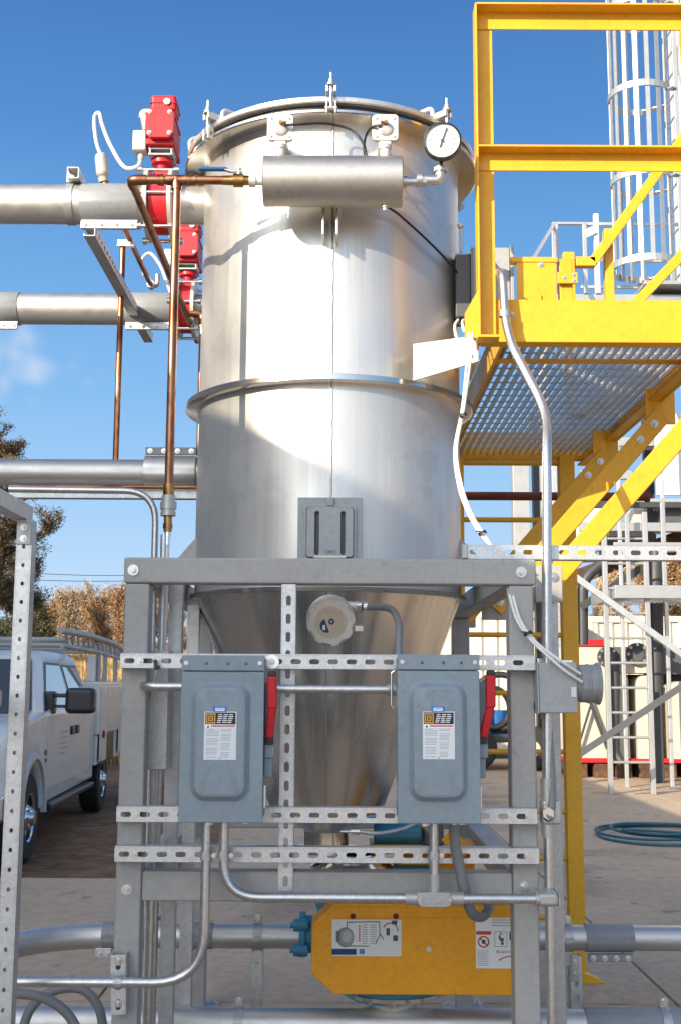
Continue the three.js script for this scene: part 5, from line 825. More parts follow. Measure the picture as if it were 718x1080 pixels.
{ // gray post with bolted plate, outboard of the frame
  const D = 3.66, x = at(583, 800, D).x, o = thing('outboard_post', 'slim gray post with a bolted top plate just right of the frame', 'post', V3(x, 0, -D)); part('post', bx(x - .024, x + .024, .01, at(583, 636, D).y, -D - .04, -D, .003), M.galvPale, o); const a = at(564, 634, D), b = at(592, 597, D); part('top_plate', bx(a.x, b.x, a.y - .004, b.y, -D - .012, -D + .006, .003), M.gray, o); bolt(o, at(583, 609, D).setZ(-D + .006), .015); part('base_plate', bx(x - .05, x + .05, .0005, .01, -D - .07, -D + .03), M.gray, o);
  part('outrigger', bx(FX1 + TB / 2 + .0005, x - .02, a.y + .004, a.y + .045, -D - .06, -D - .0125, .003), M.gray, o);
}
{ // yellow gate panel on the platform
  const D = 3.74, a = at(545, 316, D), b = at(586, 275, D), o = thing('gate_panel', 'yellow sheet panel with a latch plate standing on the platform', 'gate', V3(a.x, a.y, -D)); const yb = a.y - .02;
  part('panel', bx(a.x, b.x, yb, b.y, -D - .006, -D, .002), M.yellow, o); part('top_lip', bx(a.x - .02, b.x + .004, b.y - .006, b.y + .012, -D - .03, -D + .004, .002), M.yellow, o); bolt(o, at(570, 279, D), .010); part('notch_plate', bx(at(555, 312, D).x, at(570, 312, D).x, yb, at(560, 311, D).y, -D + .0005, -D + .008, .001), M.yellow, o);
  const l = part('latch_plate', bx(at(587, 290, D).x, at(608, 290, D).x, at(590, 300, D).y, at(590, 288, D).y, -D, -D + .012, .002), M.yellow, o); for (const [u, v] of [[594, 294], [604, 291], [604, 297]]) bolt(l, at(u, v, D).setZ(-D + .012), .0065); part('spring_post', bx(at(590, 290, D).x, at(604, 290, D).x, yb, at(590, 272, D).y, -D - .045, -D - .008, .003), M.yellow, o);
}
{ // electrical box beside the platform post
  const D = 3.86, a = at(481, 332, D), b = at(541, 262, D), o = thing('electrical_box', 'gray electrical box between the vessel and the platform post', 'electrical box', V3((a.x + b.x) / 2, a.y, -D - .1)); const xm = at(498, 300, D).x;
  part('side_box', bx(a.x, xm - .004, a.y, b.y - .01, -D - .14, -D - .02, .004), M.darkGray, o); part('cabinet', bx(xm, b.x - .012, a.y - .05, b.y + .008, -D - .16, -D - .01, .004), M.boxGray, o); part('door_flange', bx(b.x - .0115, b.x, a.y - .05, b.y + .012, -D - .17, -D + .004, .002), M.boxGray, o); part('side_flange', bx(xm - .0035, xm - .0005, a.y - .03, b.y + .008, -D - .16, -D, .001), M.boxGray, o);
  part('top_stub', [cyl(at(486, 266, D + .08), at(486, 237, D + .08), .005, .005, 10), cyl(at(486, 240, D + .08), at(484, 236, D + .08), .011, .011, 12)], M.castPale, o);
  part('bottom_bush', [cyl(V3(a.x + .02, a.y - .02, -D - .06), V3(a.x + .02, a.y + .001, -D - .06), .012, .012, 12)], M.black, o);
  single('signal_cable', spline([V3(a.x + .012, a.y + .001, -D - .05), at(479, 345, 3.82), at(481, 356, 3.80), at(490, 366, 3.70), at(493, 372, 3.6)], .0052, 24), M.cable, 'short white cable curling out of the electrical box', 'cable', 'white cables');
  single('signal_cable', spline([V3(a.x + .035, a.y + .001, -D - .05), at(487, 340, 3.8), at(489, 349, 3.74), at(493, 349, 3.62), at(495, 352, 3.585)], .0052, 24), M.cable, 'white cable straight down from the electrical box', 'cable', 'white cables');
  single('rack_arm', [bx(xm + .02, at(540, 330, D).x, a.y - .065, a.y - .0505, -D - .15, -3.63 + .0, .002)], M.steelEdge, 'small steel shelf carrying the electrical box at the platform corner', 'bracket');
}
single('rust_pipe', [cyl(at(470, 523, 5.9), at(684, 524, 5.9), .022, .022, 20), cyl(at(680, 524, 5.9), at(684, 524, 5.9), .028, .028, 20)], M.rust, 'rust red pipe running level behind the platform ladder', 'pipe');
// ================================================================ BACKGROUND RIGHT: SILO TOWER, CONTAINERS, MACHINES
const TD = 14.5;
{ // lower ladder to the tower platform
  const D = 14.6, xl = at(640, 700, D).x, xr = at(684, 700, D).x, yT = at(660, 540, D).y, o = thing('access_ladder', 'pale steel ladder standing on the sunlit concrete', 'ladder', V3((xl + xr) / 2, 0, -D));
  part('rail', bx(xl - .03, xl + .03, 0, yT, -D - .03, -D + .03, .005), M.galvPale, o); part('rail', bx(xr - .03, xr + .03, 0, yT, -D - .03, -D + .03, .005), M.galvPale, o);
  const rg = new THREE.CylinderGeometry(.017, .017, xr - xl - .05, 8).rotateZ(Math.PI / 2); for (let v = 804; v > 545; v -= 26.2) piece('rung', rg, M.galvPale, o, V3((xl + xr) / 2, at(660, v, D).y, -D));
}
{ // tower: columns, decks, braces
  const D = TD + .5, o = thing('silo_tower', 'galvanised steel access tower with decks beside the silo', 'tower', V3(at(690, 800, D).x, 0, -D));
  const col = (u, v0, d, w, m = M.galvPale, name = 'column') => part(name, bx(at(u, 700, d).x - w / 2, at(u, 700, d).x + w / 2, 0, at(u, v0, d).y, -d - w / 2, -d + w / 2, .006), m, o);
  col(657, 450, 15.6, .05, M.galv); col(704, 430, 15.4, .05, M.galv); col(690, 300, 16.4, .13, M.steelDark); part('machine_housing', bx(at(640, 560, 16.4).x, at(684, 560, 16.4).x, at(660, 588, 16.4).y, at(660, 556, 16.4).y, -17.0, -16.4, .02), M.steelDark, o); part('machine_housing', bx(at(606, 560, 17.4).x, at(636, 560, 17.4).x, at(620, 580, 17.4).y, at(620, 512, 17.4).y, -18.0, -17.4, .02), M.cream, o); part('machine_housing', bx(at(696, 560, 16.2).x, at(740, 560, 16.2).x, at(700, 556, 16.2).y, at(700, 533, 16.2).y, -16.8, -16.2, .02), M.darkGray, o); part('cladding_panel', bx(at(691, 480, 15.9).x, at(760, 480, 15.9).x, at(700, 522, 15.9).y, at(700, 436, 15.9).y, -15.95, -15.9, .005), M.silo, o);
  col(551, 470, 18.5, .26, M.galvPale); col(572, 440, 19, .22, M.steelDark); col(590, 470, 18.8, .16, M.galv);
  // lower deck
  const yD = at(680, 631, TD).y, x0 = at(648, 631, TD).x, x1 = at(790, 631, TD).x; part('deck_edge', bx(x0, x1, yD, yD + .16, -TD, -TD + .02, .004), M.galvPale, o); part('deck_edge', bx(x0, x0 + .02, yD, yD + .16, -TD - 1.4, -TD - .001, .004), M.galvPale, o);
  for (let x = x0 + .03; x < x1; x += .07) part('deck_bar', bx(x, x + .012, yD + .005, yD + .04, -TD - 1.4, -TD - .001, 0), M.galv, o);
  for (const u of [662, 700]) part('deck_post', bx(at(u, 600, TD).x - .025, at(u, 600, TD).x + .025, yD + .16, yD + 1.25, -TD - .02, -TD + .018, .004), M.galvPale, o); for (const h of [.65, 1.2]) part('deck_rail', bx(x0, x1, yD + h, yD + h + .045, -TD - .02, -TD + .02, .006), M.galvPale, o);
  part('deck_leg', bx(at(742, 700, TD).x - .05, at(742, 700, TD).x + .05, 0, yD, -TD - .1, -TD - .002, .006), M.galvPale, o);
  part('brace', bar(at(604, 607, 14.2), at(760, 720, 14.2), .075, .05), M.galv, o); part('brace', bar(at(608, 797, 13.6), at(770, 690, 13.6), .07, .05), M.darkGray, o);
  part('brace', bar(at(690, 590, 16), at(612, 640, 16), .10, .05), M.steelDark, o); part('cross_beam', bar(at(600, 612, 17), at(735, 560, 17), .22, .12, Z, .01), M.wood, o); part('cross_beam', bar(at(600, 590, 17.2), at(720, 586, 17.2), .10, .1), M.steelDark, o);
  for (const v of [470, 505, 535, 560]) part('cross_beam', bx(at(612, v, 16).x, at(790, v, 16).x, at(650, v, 16).y, at(650, v, 16).y + .12, -16.1, -16, .005), v === 535 ? M.steelDark : M.galvPale, o);
  part('pipe', pipe([at(614, 680, 16.2), at(614, 610, 16.2), at(640, 590, 16.2)], .075, .2), M.steelDark, o); part('pipe', pipe([at(691, 730, 15.6), at(691, 580, 15.6)], .10), M.steelDark, o);
  part('cream_hopper', [bx(at(668, 560, 16.8).x, at(705, 560, 16.8).x, at(680, 560, 16.8).y, at(680, 536, 16.8).y, -17.2, -16.8, .02)], M.cream, o);
  // upper deck with railings
  const uD = 14.2, yU = at(650, 310, uD).y, ux0 = at(586, 310, uD).x, ux1 = at(800, 310, uD).x; part('upper_deck', bx(ux0, ux1, yU - .2, yU, -uD - 1.6, -uD, .01), M.galvPale, o);
  const rail = (u, v0, w = .05, m = M.galvPale, d = uD) => part('rail_post', bx(at(u, 280, d).x - w / 2, at(u, 280, d).x + w / 2, yU, at(u, v0, d).y, -d - w / 2, -d + w / 2, .004), m, o);
  rail(584, 236, .05, M.galvPale, 13.9); rail(587.5, 236, .03, M.galvPale, 14.0); rail(616.5, 236); rail(629, 226, .06, M.silo); part('hand_rail', bx(at(582, 236, uD).x, at(619, 236, uD).x, at(600, 237, uD).y, at(600, 234.5, uD).y, -uD - .02, -uD + .02, .004), M.galvPale, o); part('hand_rail', bar(at(584, 236, 13.9), at(560, 276, 12.6), .04, .04), M.galv, o); part('tag_plate', bar(at(616, 247, uD - .05), at(627, 242, uD - .05), .10, .02), M.silo, o);
  for (const v of [236.5, 275, 303]) part('hand_rail', bx(at(612, v, uD + .6).x, ux1, at(650, v, uD + .6).y - .02, at(650, v, uD + .6).y + .02, -uD - .62, -uD - .58, .004), M.galv, o);
  part('machinery_guard', bx(at(686, 300, uD).x, ux1, yU, at(690, 292, uD).y, -uD - .9, -uD - .4, .02), M.silo, o);
  part('landing_post', bx(ux0, ux0 + .12, 0, yU - .2, -uD - 1.5, -uD - 1.38, .005), M.galvPale, o);
}
{ // caged ladder, climbed from the side that faces the silo
  const D = 14.3, cx = at(676, 150, D).x, r = .39, o = thing('caged_ladder', 'tall galvanised caged ladder against the sky at top right', 'ladder', V3(cx, at(680, 308, D).y, -D)); const y0 = at(680, 308, D).y, y1 = at(680, -60, D).y, yc = at(680, 285, D).y;
  const W_ = (t, rad, y) => V3(cx + rad * Math.sin(t), y, -D + rad * Math.cos(t)), out = (t) => V3(Math.sin(t), 0, Math.cos(t)), C = -75;
  for (let k = 0; k < 12; k++) { const t = (C - 115 + k * 21) * Math.PI / 180; part('cage_strip', bar(W_(t, r, yc), W_(t, r, y1), .055, .012, out(t), 0), M.galvPale, o); }
  for (const v of [283, 193, 103, 14, -55]) { const y = at(680, v, D).y, rad = (v > 280 ? r + .03 : r) + .014, g = []; for (let k = 0; k < 26; k++) { const t0 = (C - 125 + k * 250 / 26) * Math.PI / 180, t1 = (C - 125 + (k + 1) * 250 / 26) * Math.PI / 180; g.push(bar(W_(t0, rad, y), W_(t1, rad, y), .085, .012, out((t0 + t1) / 2), 0)); } part('cage_hoop', g, M.galvPale, o); for (const e of [-125, 125]) { const t = (C + e) * Math.PI / 180; part('hoop_arm', bar(W_(t, rad, y), V3(cx + .38, y, -D + (e > 0 ? .22 : -.22) * 1), .085, .012, Y, 0), M.galvPale, o); } }
  for (const s of [-.22, .22]) part('rail', bx(cx + .37, cx + .43, y0, y1, -D + s - .02, -D + s + .02, .004), M.galvPale, o); const rg = new THREE.CylinderGeometry(.012, .012, .41, 8).rotateX(Math.PI / 2); for (let y = y0 + .2; y < y1; y += .3) piece('rung', rg, M.galv, o, V3(cx + .40, y, -D));
  part('rear_column', bx(cx + .50, cx + .58, y0, y1, -D + .18, -D + .26, .004), M.galvPale, o); for (let k = 0; k < 11; k++) part('lattice', bar(V3(cx + (k % 2 ? .43 : .5), y0 + k * .6, -D + .22), V3(cx + (k % 2 ? .5 : .43), y0 + k * .6 + .6, -D + .22), .03, .012), M.galvPale, o);
  part('foot_bracket', bx(cx - .1, cx + .6, y0 + .0005, y0 + .05, -D - .3, -D + .3, .005), M.galvPale, o);
}
{ // silo
  const D = 17.2, x = at(707, 40, 17.2).x + 1.77, o = thing('silo', 'tall white storage silo at the right photo edge', 'silo', V3(x, 0, -D)), yb = at(700, 515, 15.5).y;
  part('shell', lathe([[1.75, yb], [1.75, 19], [.3, 20.2], [0, 20.2]], V3(x, 0, -D), 48), M.silo, o); part('hopper', lathe([[1.75, yb], [.3, yb - 2.3]], V3(x, 0, -D), 40), M.silo, o); part('ring', lathe([[1.75, yb - .12], [1.83, yb - .12], [1.83, yb + .08], [1.75, yb + .08]], V3(x, 0, -D), 48), M.galvPale, o);
  for (let k = 0; k < 4; k++) { const a = .6 + k * Math.PI / 2; part('leg', bx(x + 1.65 * Math.sin(a) - .1, x + 1.65 * Math.sin(a) + .1, 0, yb - .1, -D + 1.65 * Math.cos(a) - .1, -D + 1.65 * Math.cos(a) + .1, .01), M.galvPale, o); }
}
function corrugated(x0, x1, y0, y1, z, pitch, depth) { const pts = []; for (let x = x0; x < x1 - .01; x += pitch) { pts.push([x, 0], [Math.min(x + pitch * .32, x1), 0], [Math.min(x + pitch * .5, x1), -depth], [Math.min(x + pitch * .82, x1), -depth]); } pts.push([x1, -depth * 2.2], [x0, -depth * 2.2]); const g = plate(pts, y1 - y0); g.applyMatrix4(new THREE.Matrix4().makeBasis(X, V3(0, 0, 1), V3(0, -1, 0)).setPosition(V3(0, y1, z))); const h = g.index ? g.toNonIndexed() : g; h.computeVertexNormals(); return boxUV(h); }
{ // shipping containers
  const mk = (u0, u1, vt, D, label) => { const x0 = at(u0, 700, D).x, x1 = at(u1, 700, D).x, y1 = at((u0 + u1) / 2, vt, D).y, y0 = .1, o = thing('shipping_container', label, 'container', V3((x0 + x1) / 2, 0, -D), 'shipping containers'); part('side_wall', corrugated(x0 + .1, x1 - .1, y0 + .14, y1 - .12, -D, .28, .045), M.cream, o); part('top_rail', bx(x0, x1, y1 - .12, y1, -D - .1, -D + .02, .01), M.cream, o); part('bottom_rail', bx(x0, x1, y0, y0 + .14, -D - .1, -D + .02, .01), M.cream, o); part('roof', bx(x0, x1, y1 - .06, y1 - .01, -D - 2.4, -D - .1), M.cream, o); for (const x of [x0, x1 - .1]) part('corner_post', bx(x, x + .1, y0 + .14, y1 - .12, -D - .1, -D + .018, .01), M.cream, o); part('end_wall', bx(x0 + .01, x0 + .05, y0, y1 - .06, -D - 2.4, -D - .1), M.cream, o); part('end_wall', bx(x1 - .05, x1 - .01, y0, y1 - .06, -D - 2.4, -D - .1), M.cream, o); for (const x of [x0 + .1, (x0 + x1) / 2, x1 - .3]) part('bearer', bx(x, x + .2, 0, y0, -D - 2.3, -D), M.wood, o); };
  mk(415, 606, 645, 21.5, 'cream corrugated container seen between the frame posts'); mk(620, 690, 650, 22.4, 'cream corrugated container behind the pale steel ladder'); mk(698, 800, 650, 24, 'cream container at the right edge beyond the black pipe');
}
{ // beige machine with red trim
  const D = 17.2, x0 = at(598, 740, D).x, x1 = at(760, 740, D).x, yb = at(650, 800, D).y, yt = at(650, 682, D).y, o = thing('beige_machine', 'big beige machine casing with red trim and round ports', 'machine', V3((x0 + x1) / 2, 0, -D));
  const arch = (u0, u1, v) => { const a = at(u0, 740, D).x, b = at(u1, 740, D).x, t = at(u0, v, D).y, r = (b - a) * .42, sh = new THREE.Shape(); sh.moveTo(a, yb); sh.lineTo(b, yb); sh.lineTo(b, t - r); sh.absarc(b - r, t - r, r, 0, Math.PI / 2); sh.lineTo(a + r, t); sh.absarc(a + r, t - r, r, Math.PI / 2, Math.PI); sh.closePath(); return boxUV(plate(sh, .55, null, .02).translate(0, 0, -D - .55)); };
  part('casing', bx(x0, at(644, 740, D).x, yb, yt, -D - 1.2, -D, .01), M.beige, o); part('tank', arch(650, 661, 712), M.beige, o); part('tank', arch(672, 691, 714), M.beige, o); part('tank', arch(706, 735, 720), M.beige, o);
  part('header_casing', bx(at(644.5, 740, D).x, at(700, 740, D).x, at(670, 710, D).y, yt, -D - 1.1, -D - .02, .01), M.beige, o); part('shade_toned_recess', bx(at(644.5, 740, D).x, x1, yb, at(670, 711, D).y, -D - 1.2, -D - .7, .01), M.steelDark, o); part('casing', bx(at(700.5, 740, D).x, x1, at(670, 711, D).y, yt, -D - 1.2, -D - .3, .01), M.darkGray, o);  // back of the recesses and right casing coloured dark to stand for shade
  part('red_trim', bx(x0 - .02, at(640, 740, D).x, yt, yt + .10, -D - .1, -D + .03, .01), M.red, o); part('red_skirt', bx(x0, x1, yb - .06, yb - .001, -D - 1.0, -D + .03, .01), M.red, o); part('red_post', bx(x0 - .04, x0 + .02, yt + .1, at(606, 650, D).y, -D - .02, -D + .04, .01), M.red, o); part('red_lamp', new THREE.SphereGeometry(.11, 16, 12).translate(at(608, 655, D).x, at(608, 655, D).y + .02, -D + .01), M.red, o); part('red_lamp', bx(at(692, 672, D).x, at(696, 672, D).x, yt, at(692, 662, D).y, -D, -D + .05, .01), M.red, o);
  for (const [u, v, r] of [[640, 693, 11], [671, 690, 12]]) { const c = at(u, v, D); const p = part('port', lathe([[.6 * r * mpp(v, D), 0], [r * mpp(v, D), 0], [r * mpp(v, D), .05], [.6 * r * mpp(v, D), .05], [.6 * r * mpp(v, D), 0]], c, 28, Z), M.steelDark, o); part('port_bore', cyl(c, c.clone().add(V3(0, 0, .02)), .6 * r * mpp(v, D), .6 * r * mpp(v, D), 24), M.darkGray, p); for (let k = 0; k < 8; k++) bolt(p, c.clone().add(V3(.82 * r * mpp(v, D) * Math.cos(k * .785), .82 * r * mpp(v, D) * Math.sin(k * .785), .05)), .022); }
  part('hose', pipe([at(648, 692, D - .1), at(648, 700, D - .25), at(648, 795, D - .25), at(656, 805, D - .3)], .07, .1), M.steelDark, o); part('brace', bar(at(607, 700, D - .1), at(640, 790, D - .1), .04, .04), M.steelDark, o); part('brace', bar(at(622, 745, D - .1), at(607, 795, D - .1), .03, .03), M.steelDark, o);
  for (let k = 0; k < 7; k++) { const x = x0 + .05 + k * (x1 - x0 - .3) / 6; part('timber', bx(x, x + .22, 0, yb - .062, -D - 1.0, -D - .02, .01), M.wood, o); }
}
{ // flat trailer with hoses, seen between the right switch and post
  const D = 18.6, x0 = at(470, 820, D).x, x1 = at(604, 820, D).x, o = thing('flat_trailer', 'low dark trailer with hoses glimpsed left of the right post', 'trailer', V3((x0 + x1) / 2, 0, -D)); const y = at(530, 818, D).y;
  part('bed', bx(x0, x1, .42, .55, -D - 1.5, -D, .02), M.steelDark, o); for (const u of [500, 560]) { const c = V3(at(u, 820, D).x, .34, -D + .1); const w = part('wheel', lathe([[.12, -.1], [.30, -.1], [.34, -.06], [.34, .06], [.30, .1], [.12, .1]], c, 28, Z), M.rubber, o); part('hub', cyl(c, c.clone().add(V3(0, 0, .08)), .12, .12, 16), M.castPale, w); }
  part('blue_drum', lathe([[0, 0], [.2, 0], [.21, .18], [.2, .36], [0, .36]], V3(at(528, 800, D).x, .551, -D - .4), 24), M.blueHandle, o); part('hose_coil', new THREE.TorusGeometry(.42, .05, 10, 30).translate(at(528, 770, D).x, 1.05, -D - .1), M.black, o); part('hose_coil', new THREE.TorusGeometry(.3, .05, 10, 30).rotateY(.4).translate(at(520, 770, D).x, .95, -D - .02), M.black, o);
}
{ // hose coil on the concrete
  const c = V3(at(700, 884, 10.6).x, 0, at(700, 884, 10.6).z), pts = []; for (let k = 0; k <= 120; k++) { const t = k / 120 * 2 * Math.PI * 3.3, r = .52 - .055 * Math.floor(t / 6.283) + .035 * Math.sin(t * 1.7) + .03 * Math.cos(t * .6); pts.push(V3(c.x + r * 1.15 * Math.cos(t + 1), .017 + .019 * Math.floor(t / 6.283 + .15) + .004 * Math.sin(t * 3), c.z + r * 1.3 * Math.sin(t + 1))); } for (const [x, z] of [[.6, .15], [1.0, .4], [1.7, .45]]) pts.push(V3(c.x + x, .017, c.z + z));
  single('hose_coil', spline(pts, .012, 240, 8), M.hose, 'coil of dark blue hose lying on the concrete', 'hose');
}
// ================================================================ BACKGROUND LEFT: TRUCK AND TREES
{
  const d0 = 10.84, gy = groundY(-3.4, d0), o = thing('pickup_truck', 'white crew cab service truck with ladder rack parked on the dirt', 'truck', V3(-3.75, gy - .005, -d0)); o.rotation.y = .05;
  // local space: x to the truck's left side, y up, z forwards; front axle at z = 0
  const add = (name, geoms, mat, parent = o, label) => { const list = Array.isArray(geoms) ? geoms : [geoms], g = list.length > 1 ? mergeGeometries(clean(list)) : list[0]; const m = shade(new THREE.Mesh(g, mat)); m.name = name; if (label) m.userData.label = label; parent.add(m); return m; };
  const W = .98, body = new THREE.Shape();
  body.moveTo(.95, .52); body.lineTo(.48, .48); body.absarc(0, .42, .50, .12, Math.PI - .12, false); body.lineTo(-.55, .50); body.lineTo(-2.98, .52); body.lineTo(-2.98, 1.30); body.lineTo(-.70, 1.31); body.lineTo(-.35, 1.27); body.lineTo(.80, 1.20); body.quadraticCurveTo(.97, 1.17, .98, 1.05); body.lineTo(.98, .60); body.closePath();
  const bg = new THREE.ExtrudeGeometry(body, { depth: 2 * W - .12, bevelEnabled: true, bevelSize: .05, bevelThickness: .06, bevelSegments: 3, curveSegments: 20 }); bg.translate(0, 0, -(W - .06)); bg.rotateY(-Math.PI / 2); 
  add('body', boxUV(toCreasedNormals(bg, .5)), M.truck);
  const cabPts = []; const ring = (y, zf, zr, w, c) => [[w - c, zf], [w, zf - c], [w, zr + c], [w - c, zr], [-w + c, zr], [-w, zr + c], [-w, zf - c], [-w + c, zf]].forEach(([x, z]) => cabPts.push(V3(x, y, z)));
  ring(1.30, -.38, -2.96, .965, .05); ring(1.86, -.98, -2.74, .79, .10); ring(1.93, -1.12, -2.62, .72, .12); const cg = new ConvexGeometry(cabPts); add('cab', boxUV(toCreasedNormals(cg, .5)), M.truck);
  // side windows lie just proud of the leaning cab side
  const sideX = (y) => .965 - (y - 1.30) / .56 * .175; const pane = (pts, off) => { const s = new THREE.Shape(pts.map(([z, y]) => new THREE.Vector2(z, y))), g = new THREE.ShapeGeometry(s).toNonIndexed(), p = g.attributes.position; for (let i = 0; i < p.count; i++) { const z = p.getX(i), y = p.getY(i); p.setXYZ(i, sideX(y) + off, y, z); } g.computeVertexNormals(); return boxUV(g); };
  const fd = add('front_door', pane([[-.74, .62], [-1.86, .62], [-1.86, 1.30], [-.74, 1.30]].map(([z, y]) => [z, y]), .0), M.truck); fd.geometry.dispose(); fd.geometry = bx(W - .002, W + .008, .60, 1.29, -1.80, -.60, .004);
  add('handle', bx(W + .008, W + .035, 1.06, 1.15, -1.75, -1.61, .012), M.trim, fd); const rd = add('rear_door', bx(W - .002, W + .008, .60, 1.29, -2.74, -1.812, .004), M.truck); add('handle', bx(W + .008, W + .035, 1.06, 1.15, -1.98, -1.86, .012), M.trim, rd);
  const wf = add('window_trim', pane([[-.52, 1.31], [-1.78, 1.31], [-1.76, 1.81], [-1.06, 1.81]], .004), M.trim); add('glass', pane([[-.60, 1.335], [-1.74, 1.335], [-1.72, 1.785], [-1.10, 1.785]], .008), M.glass, wf); const wr = add('window_trim', pane([[-1.84, 1.31], [-2.80, 1.31], [-2.60, 1.80], [-1.82, 1.80]], .004), M.trim); add('glass', pane([[-1.88, 1.335], [-2.74, 1.335], [-2.56, 1.775], [-1.86, 1.775]], .008), M.glass, wr);
  const wsz = (y) => -.38 - (y - 1.30) / .56 * .60; const ws = new THREE.BufferGeometry(); const q = (x, y, e) => [x, y + e * .5, wsz(y) + e]; const A = [...q(-.86, 1.34, .012), ...q(.86, 1.34, .012), ...q(.72, 1.83, .012), ...q(-.86, 1.34, .012), ...q(.72, 1.83, .012), ...q(-.72, 1.83, .012)]; ws.setAttribute('position', new THREE.Float32BufferAttribute(A, 3)); ws.computeVertexNormals(); add('windshield', boxUV(ws), M.glass);
  add('cowl', bx(-.85, .85, 1.292, 1.335, -.46, -.26, .01), M.trim); add('hood', bx(-.80, .80, 1.262, 1.30, -.25, .70, .02), M.truck); add('grille', bx(-.62, .62, .72, 1.10, .975, 1.03, .02), M.trim); add('front_bumper', bx(-.97, .97, .46, .70, .95, 1.12, .04), M.bright); for (const s of [-1, 1]) add('headlight', bx(s * .64 - (s < 0 ? .28 : 0), s * .64 + (s > 0 ? .28 : 0), .84, 1.10, .975, 1.035, .02), M.bright);
  add('fender_flare', (() => { const s = new THREE.Shape(); s.absarc(0, .42, .545, -.05, Math.PI + .05, false); s.absarc(0, .42, .495, Math.PI + .05, -.05, true); const g = new THREE.ExtrudeGeometry(s, { depth: .05, bevelEnabled: false, curveSegments: 24 }); g.rotateY(-Math.PI / 2); g.translate(W + .03, 0, 0); return boxUV(g); })(), M.truck); add('wheel_well', (() => { const g = new THREE.CylinderGeometry(.47, .47, .62, 28, 1, true, 0, Math.PI).toNonIndexed(); g.rotateZ(Math.PI / 2); g.rotateX(-Math.PI / 2 + Math.PI); g.translate(.64, .42, 0); return boxUV(g); })(), M.trim);
  add('rocker_step', bx(W - .06, W + .06, .40, .46, -2.8, -.62, .02), M.trim); add('badge', bx(W + .0005, W + .006, .92, .97, -.66, -.50, .002), M.trim); add('badge', bx(W + .0005, W + .006, .855, .885, -.66, -.54, .002), M.trim);
  const dl = canvasTex(128, 128, (k) => { k.fillStyle = '#dedcd6'; k.fillRect(0, 0, 128, 128); k.fillStyle = '#b9b5ae'; for (let i = 0; i < 5; i++) k.fillRect(16 + (i % 2) * 8, 18 + i * 20, 96 - (i * 17) % 40, 8); }); const lg = new THREE.PlaneGeometry(.55, .34).rotateY(Math.PI / 2).translate(W + .0085, .99, -1.32); const lgm = shade(new THREE.Mesh(lg, std(lin(.8, .8, .8), .4, 0, { map: dl }))); lgm.name = 'faint_lettering'; fd.add(lgm);
  // mirror
  const mr = add('side_mirror', [new RoundedBoxGeometry(.29, .25, .17, 3, .05).translate(W + .27, 1.43, -.80), bx(W - .06, W + .15, 1.46, 1.50, -.82, -.77, .012), bx(W - .06, W + .15, 1.36, 1.39, -.82, -.77, .012), bx(W - .09, W + .02, 1.30, 1.52, -.88, -.74, .02)], M.trim);
  // wheels
  const tyreP = [[.21, -.115], [.30, -.125], [.365, -.12], [.395, -.095], [.40, 0], [.395, .095], [.365, .12], [.30, .125], [.21, .115]]; const wheel = (x, z, n) => { const w = add('wheel', lathe([[.205, -.10], [.205, .06], [.19, .10]], V3(0, 0, 0), 32, X), M.trim); w.position.set(x, .40, z); const t = add('tyre', lathe(tyreP, V3(0, 0, 0), 40, X), M.rubber, w); const rim = add('rim', [lathe([[.20, .105], [.212, .118], [.218, .118], [.214, .095]], V3(0, 0, 0), 36, X), lathe([[.205, .08], [.15, .055], [.10, .11], [.075, .14], [.065, .165], [0, .168]], V3(0, 0, 0), 36, X)], M.bright, w); for (let k = 0; k < 8; k++) { const a = k * Math.PI / 4; const h = add('lug_nut', new THREE.CylinderGeometry(.015, .015, .03, 6).rotateZ(Math.PI / 2), M.bright, w); h.position.set(.118, .088 * Math.cos(a), .088 * Math.sin(a)); } };
  wheel(W - .13, 0); wheel(-(W - .13), 0); wheel(W - .12, -4.34); wheel(-(W - .12), -4.34);
  // service body with compartments, rack
  const SBX = 1.03; add('service_body', [bx(-SBX, SBX, .98, 1.62, -5.55, -3.04, .02), bx(-SBX + .02, SBX - .02, .62, .985, -3.22, -3.06, .02), bx(-SBX + .02, SBX - .02, .62, .985, -5.54, -4.25, .02)], M.truck); add('mud_skirt', bx(SBX - .3, SBX - .012, .62, .985, -4.24, -3.23, .01), M.trim);
  for (const [z0, z1, y0, y1] of [[-3.55, -3.10, .66, 1.56], [-4.45, -3.60, 1.06, 1.56], [-5.48, -4.50, .68, 1.56]]) { const dr = add('locker_door', bx(SBX, SBX + .012, y0, y1, z0, z1, .005), M.truck); add('latch', bx(SBX + .012, SBX + .02, (y0 + y1) / 2 + .1, (y0 + y1) / 2 + .17, z1 - .1, z1 - .04, .003), M.bright, dr); }
  const rf = add('reflector', cyl(V3(SBX + .012, .98, -3.30), V3(SBX + .024, .98, -3.30), .05, .05, 20), M.trim); add('lens', cyl(V3(SBX + .024, .98, -3.30), V3(SBX + .032, .98, -3.30), .032, .032, 20), M.lamp, rf);
  const rk = (pts, r) => pipe(pts.map((p) => V3(...p)), r, .12, 10); for (const s of [-1, 1]) { add('rack_rail', rk([[s * .98, 2.03, -5.5], [s * .98, 2.13, -4.2], [s * .98, 2.15, -2.6], [s * .98, 2.13, -1.0]], .035), M.gray); add('rack_rail', rk([[s * .98, 1.92, -5.5], [s * .98, 1.98, -3.1], [s * .98, 1.98, -1.1]], .025), M.gray); for (const z of [-5.2, -4.4, -3.6, -3.15]) add('rack_post', rk([[s * .98, 1.60, z], [s * .98, 2.08, z]], .03), M.gray); for (let z = -5.3; z < -1.2; z += .3) add('rack_web', rk([[s * .98, 1.95, z], [s * .98, 2.09, z + .15]], .014), M.gray); }
  const STRETCH = (z) => z < -.62 ? -.62 + (z + .62) * 1.2 : z;
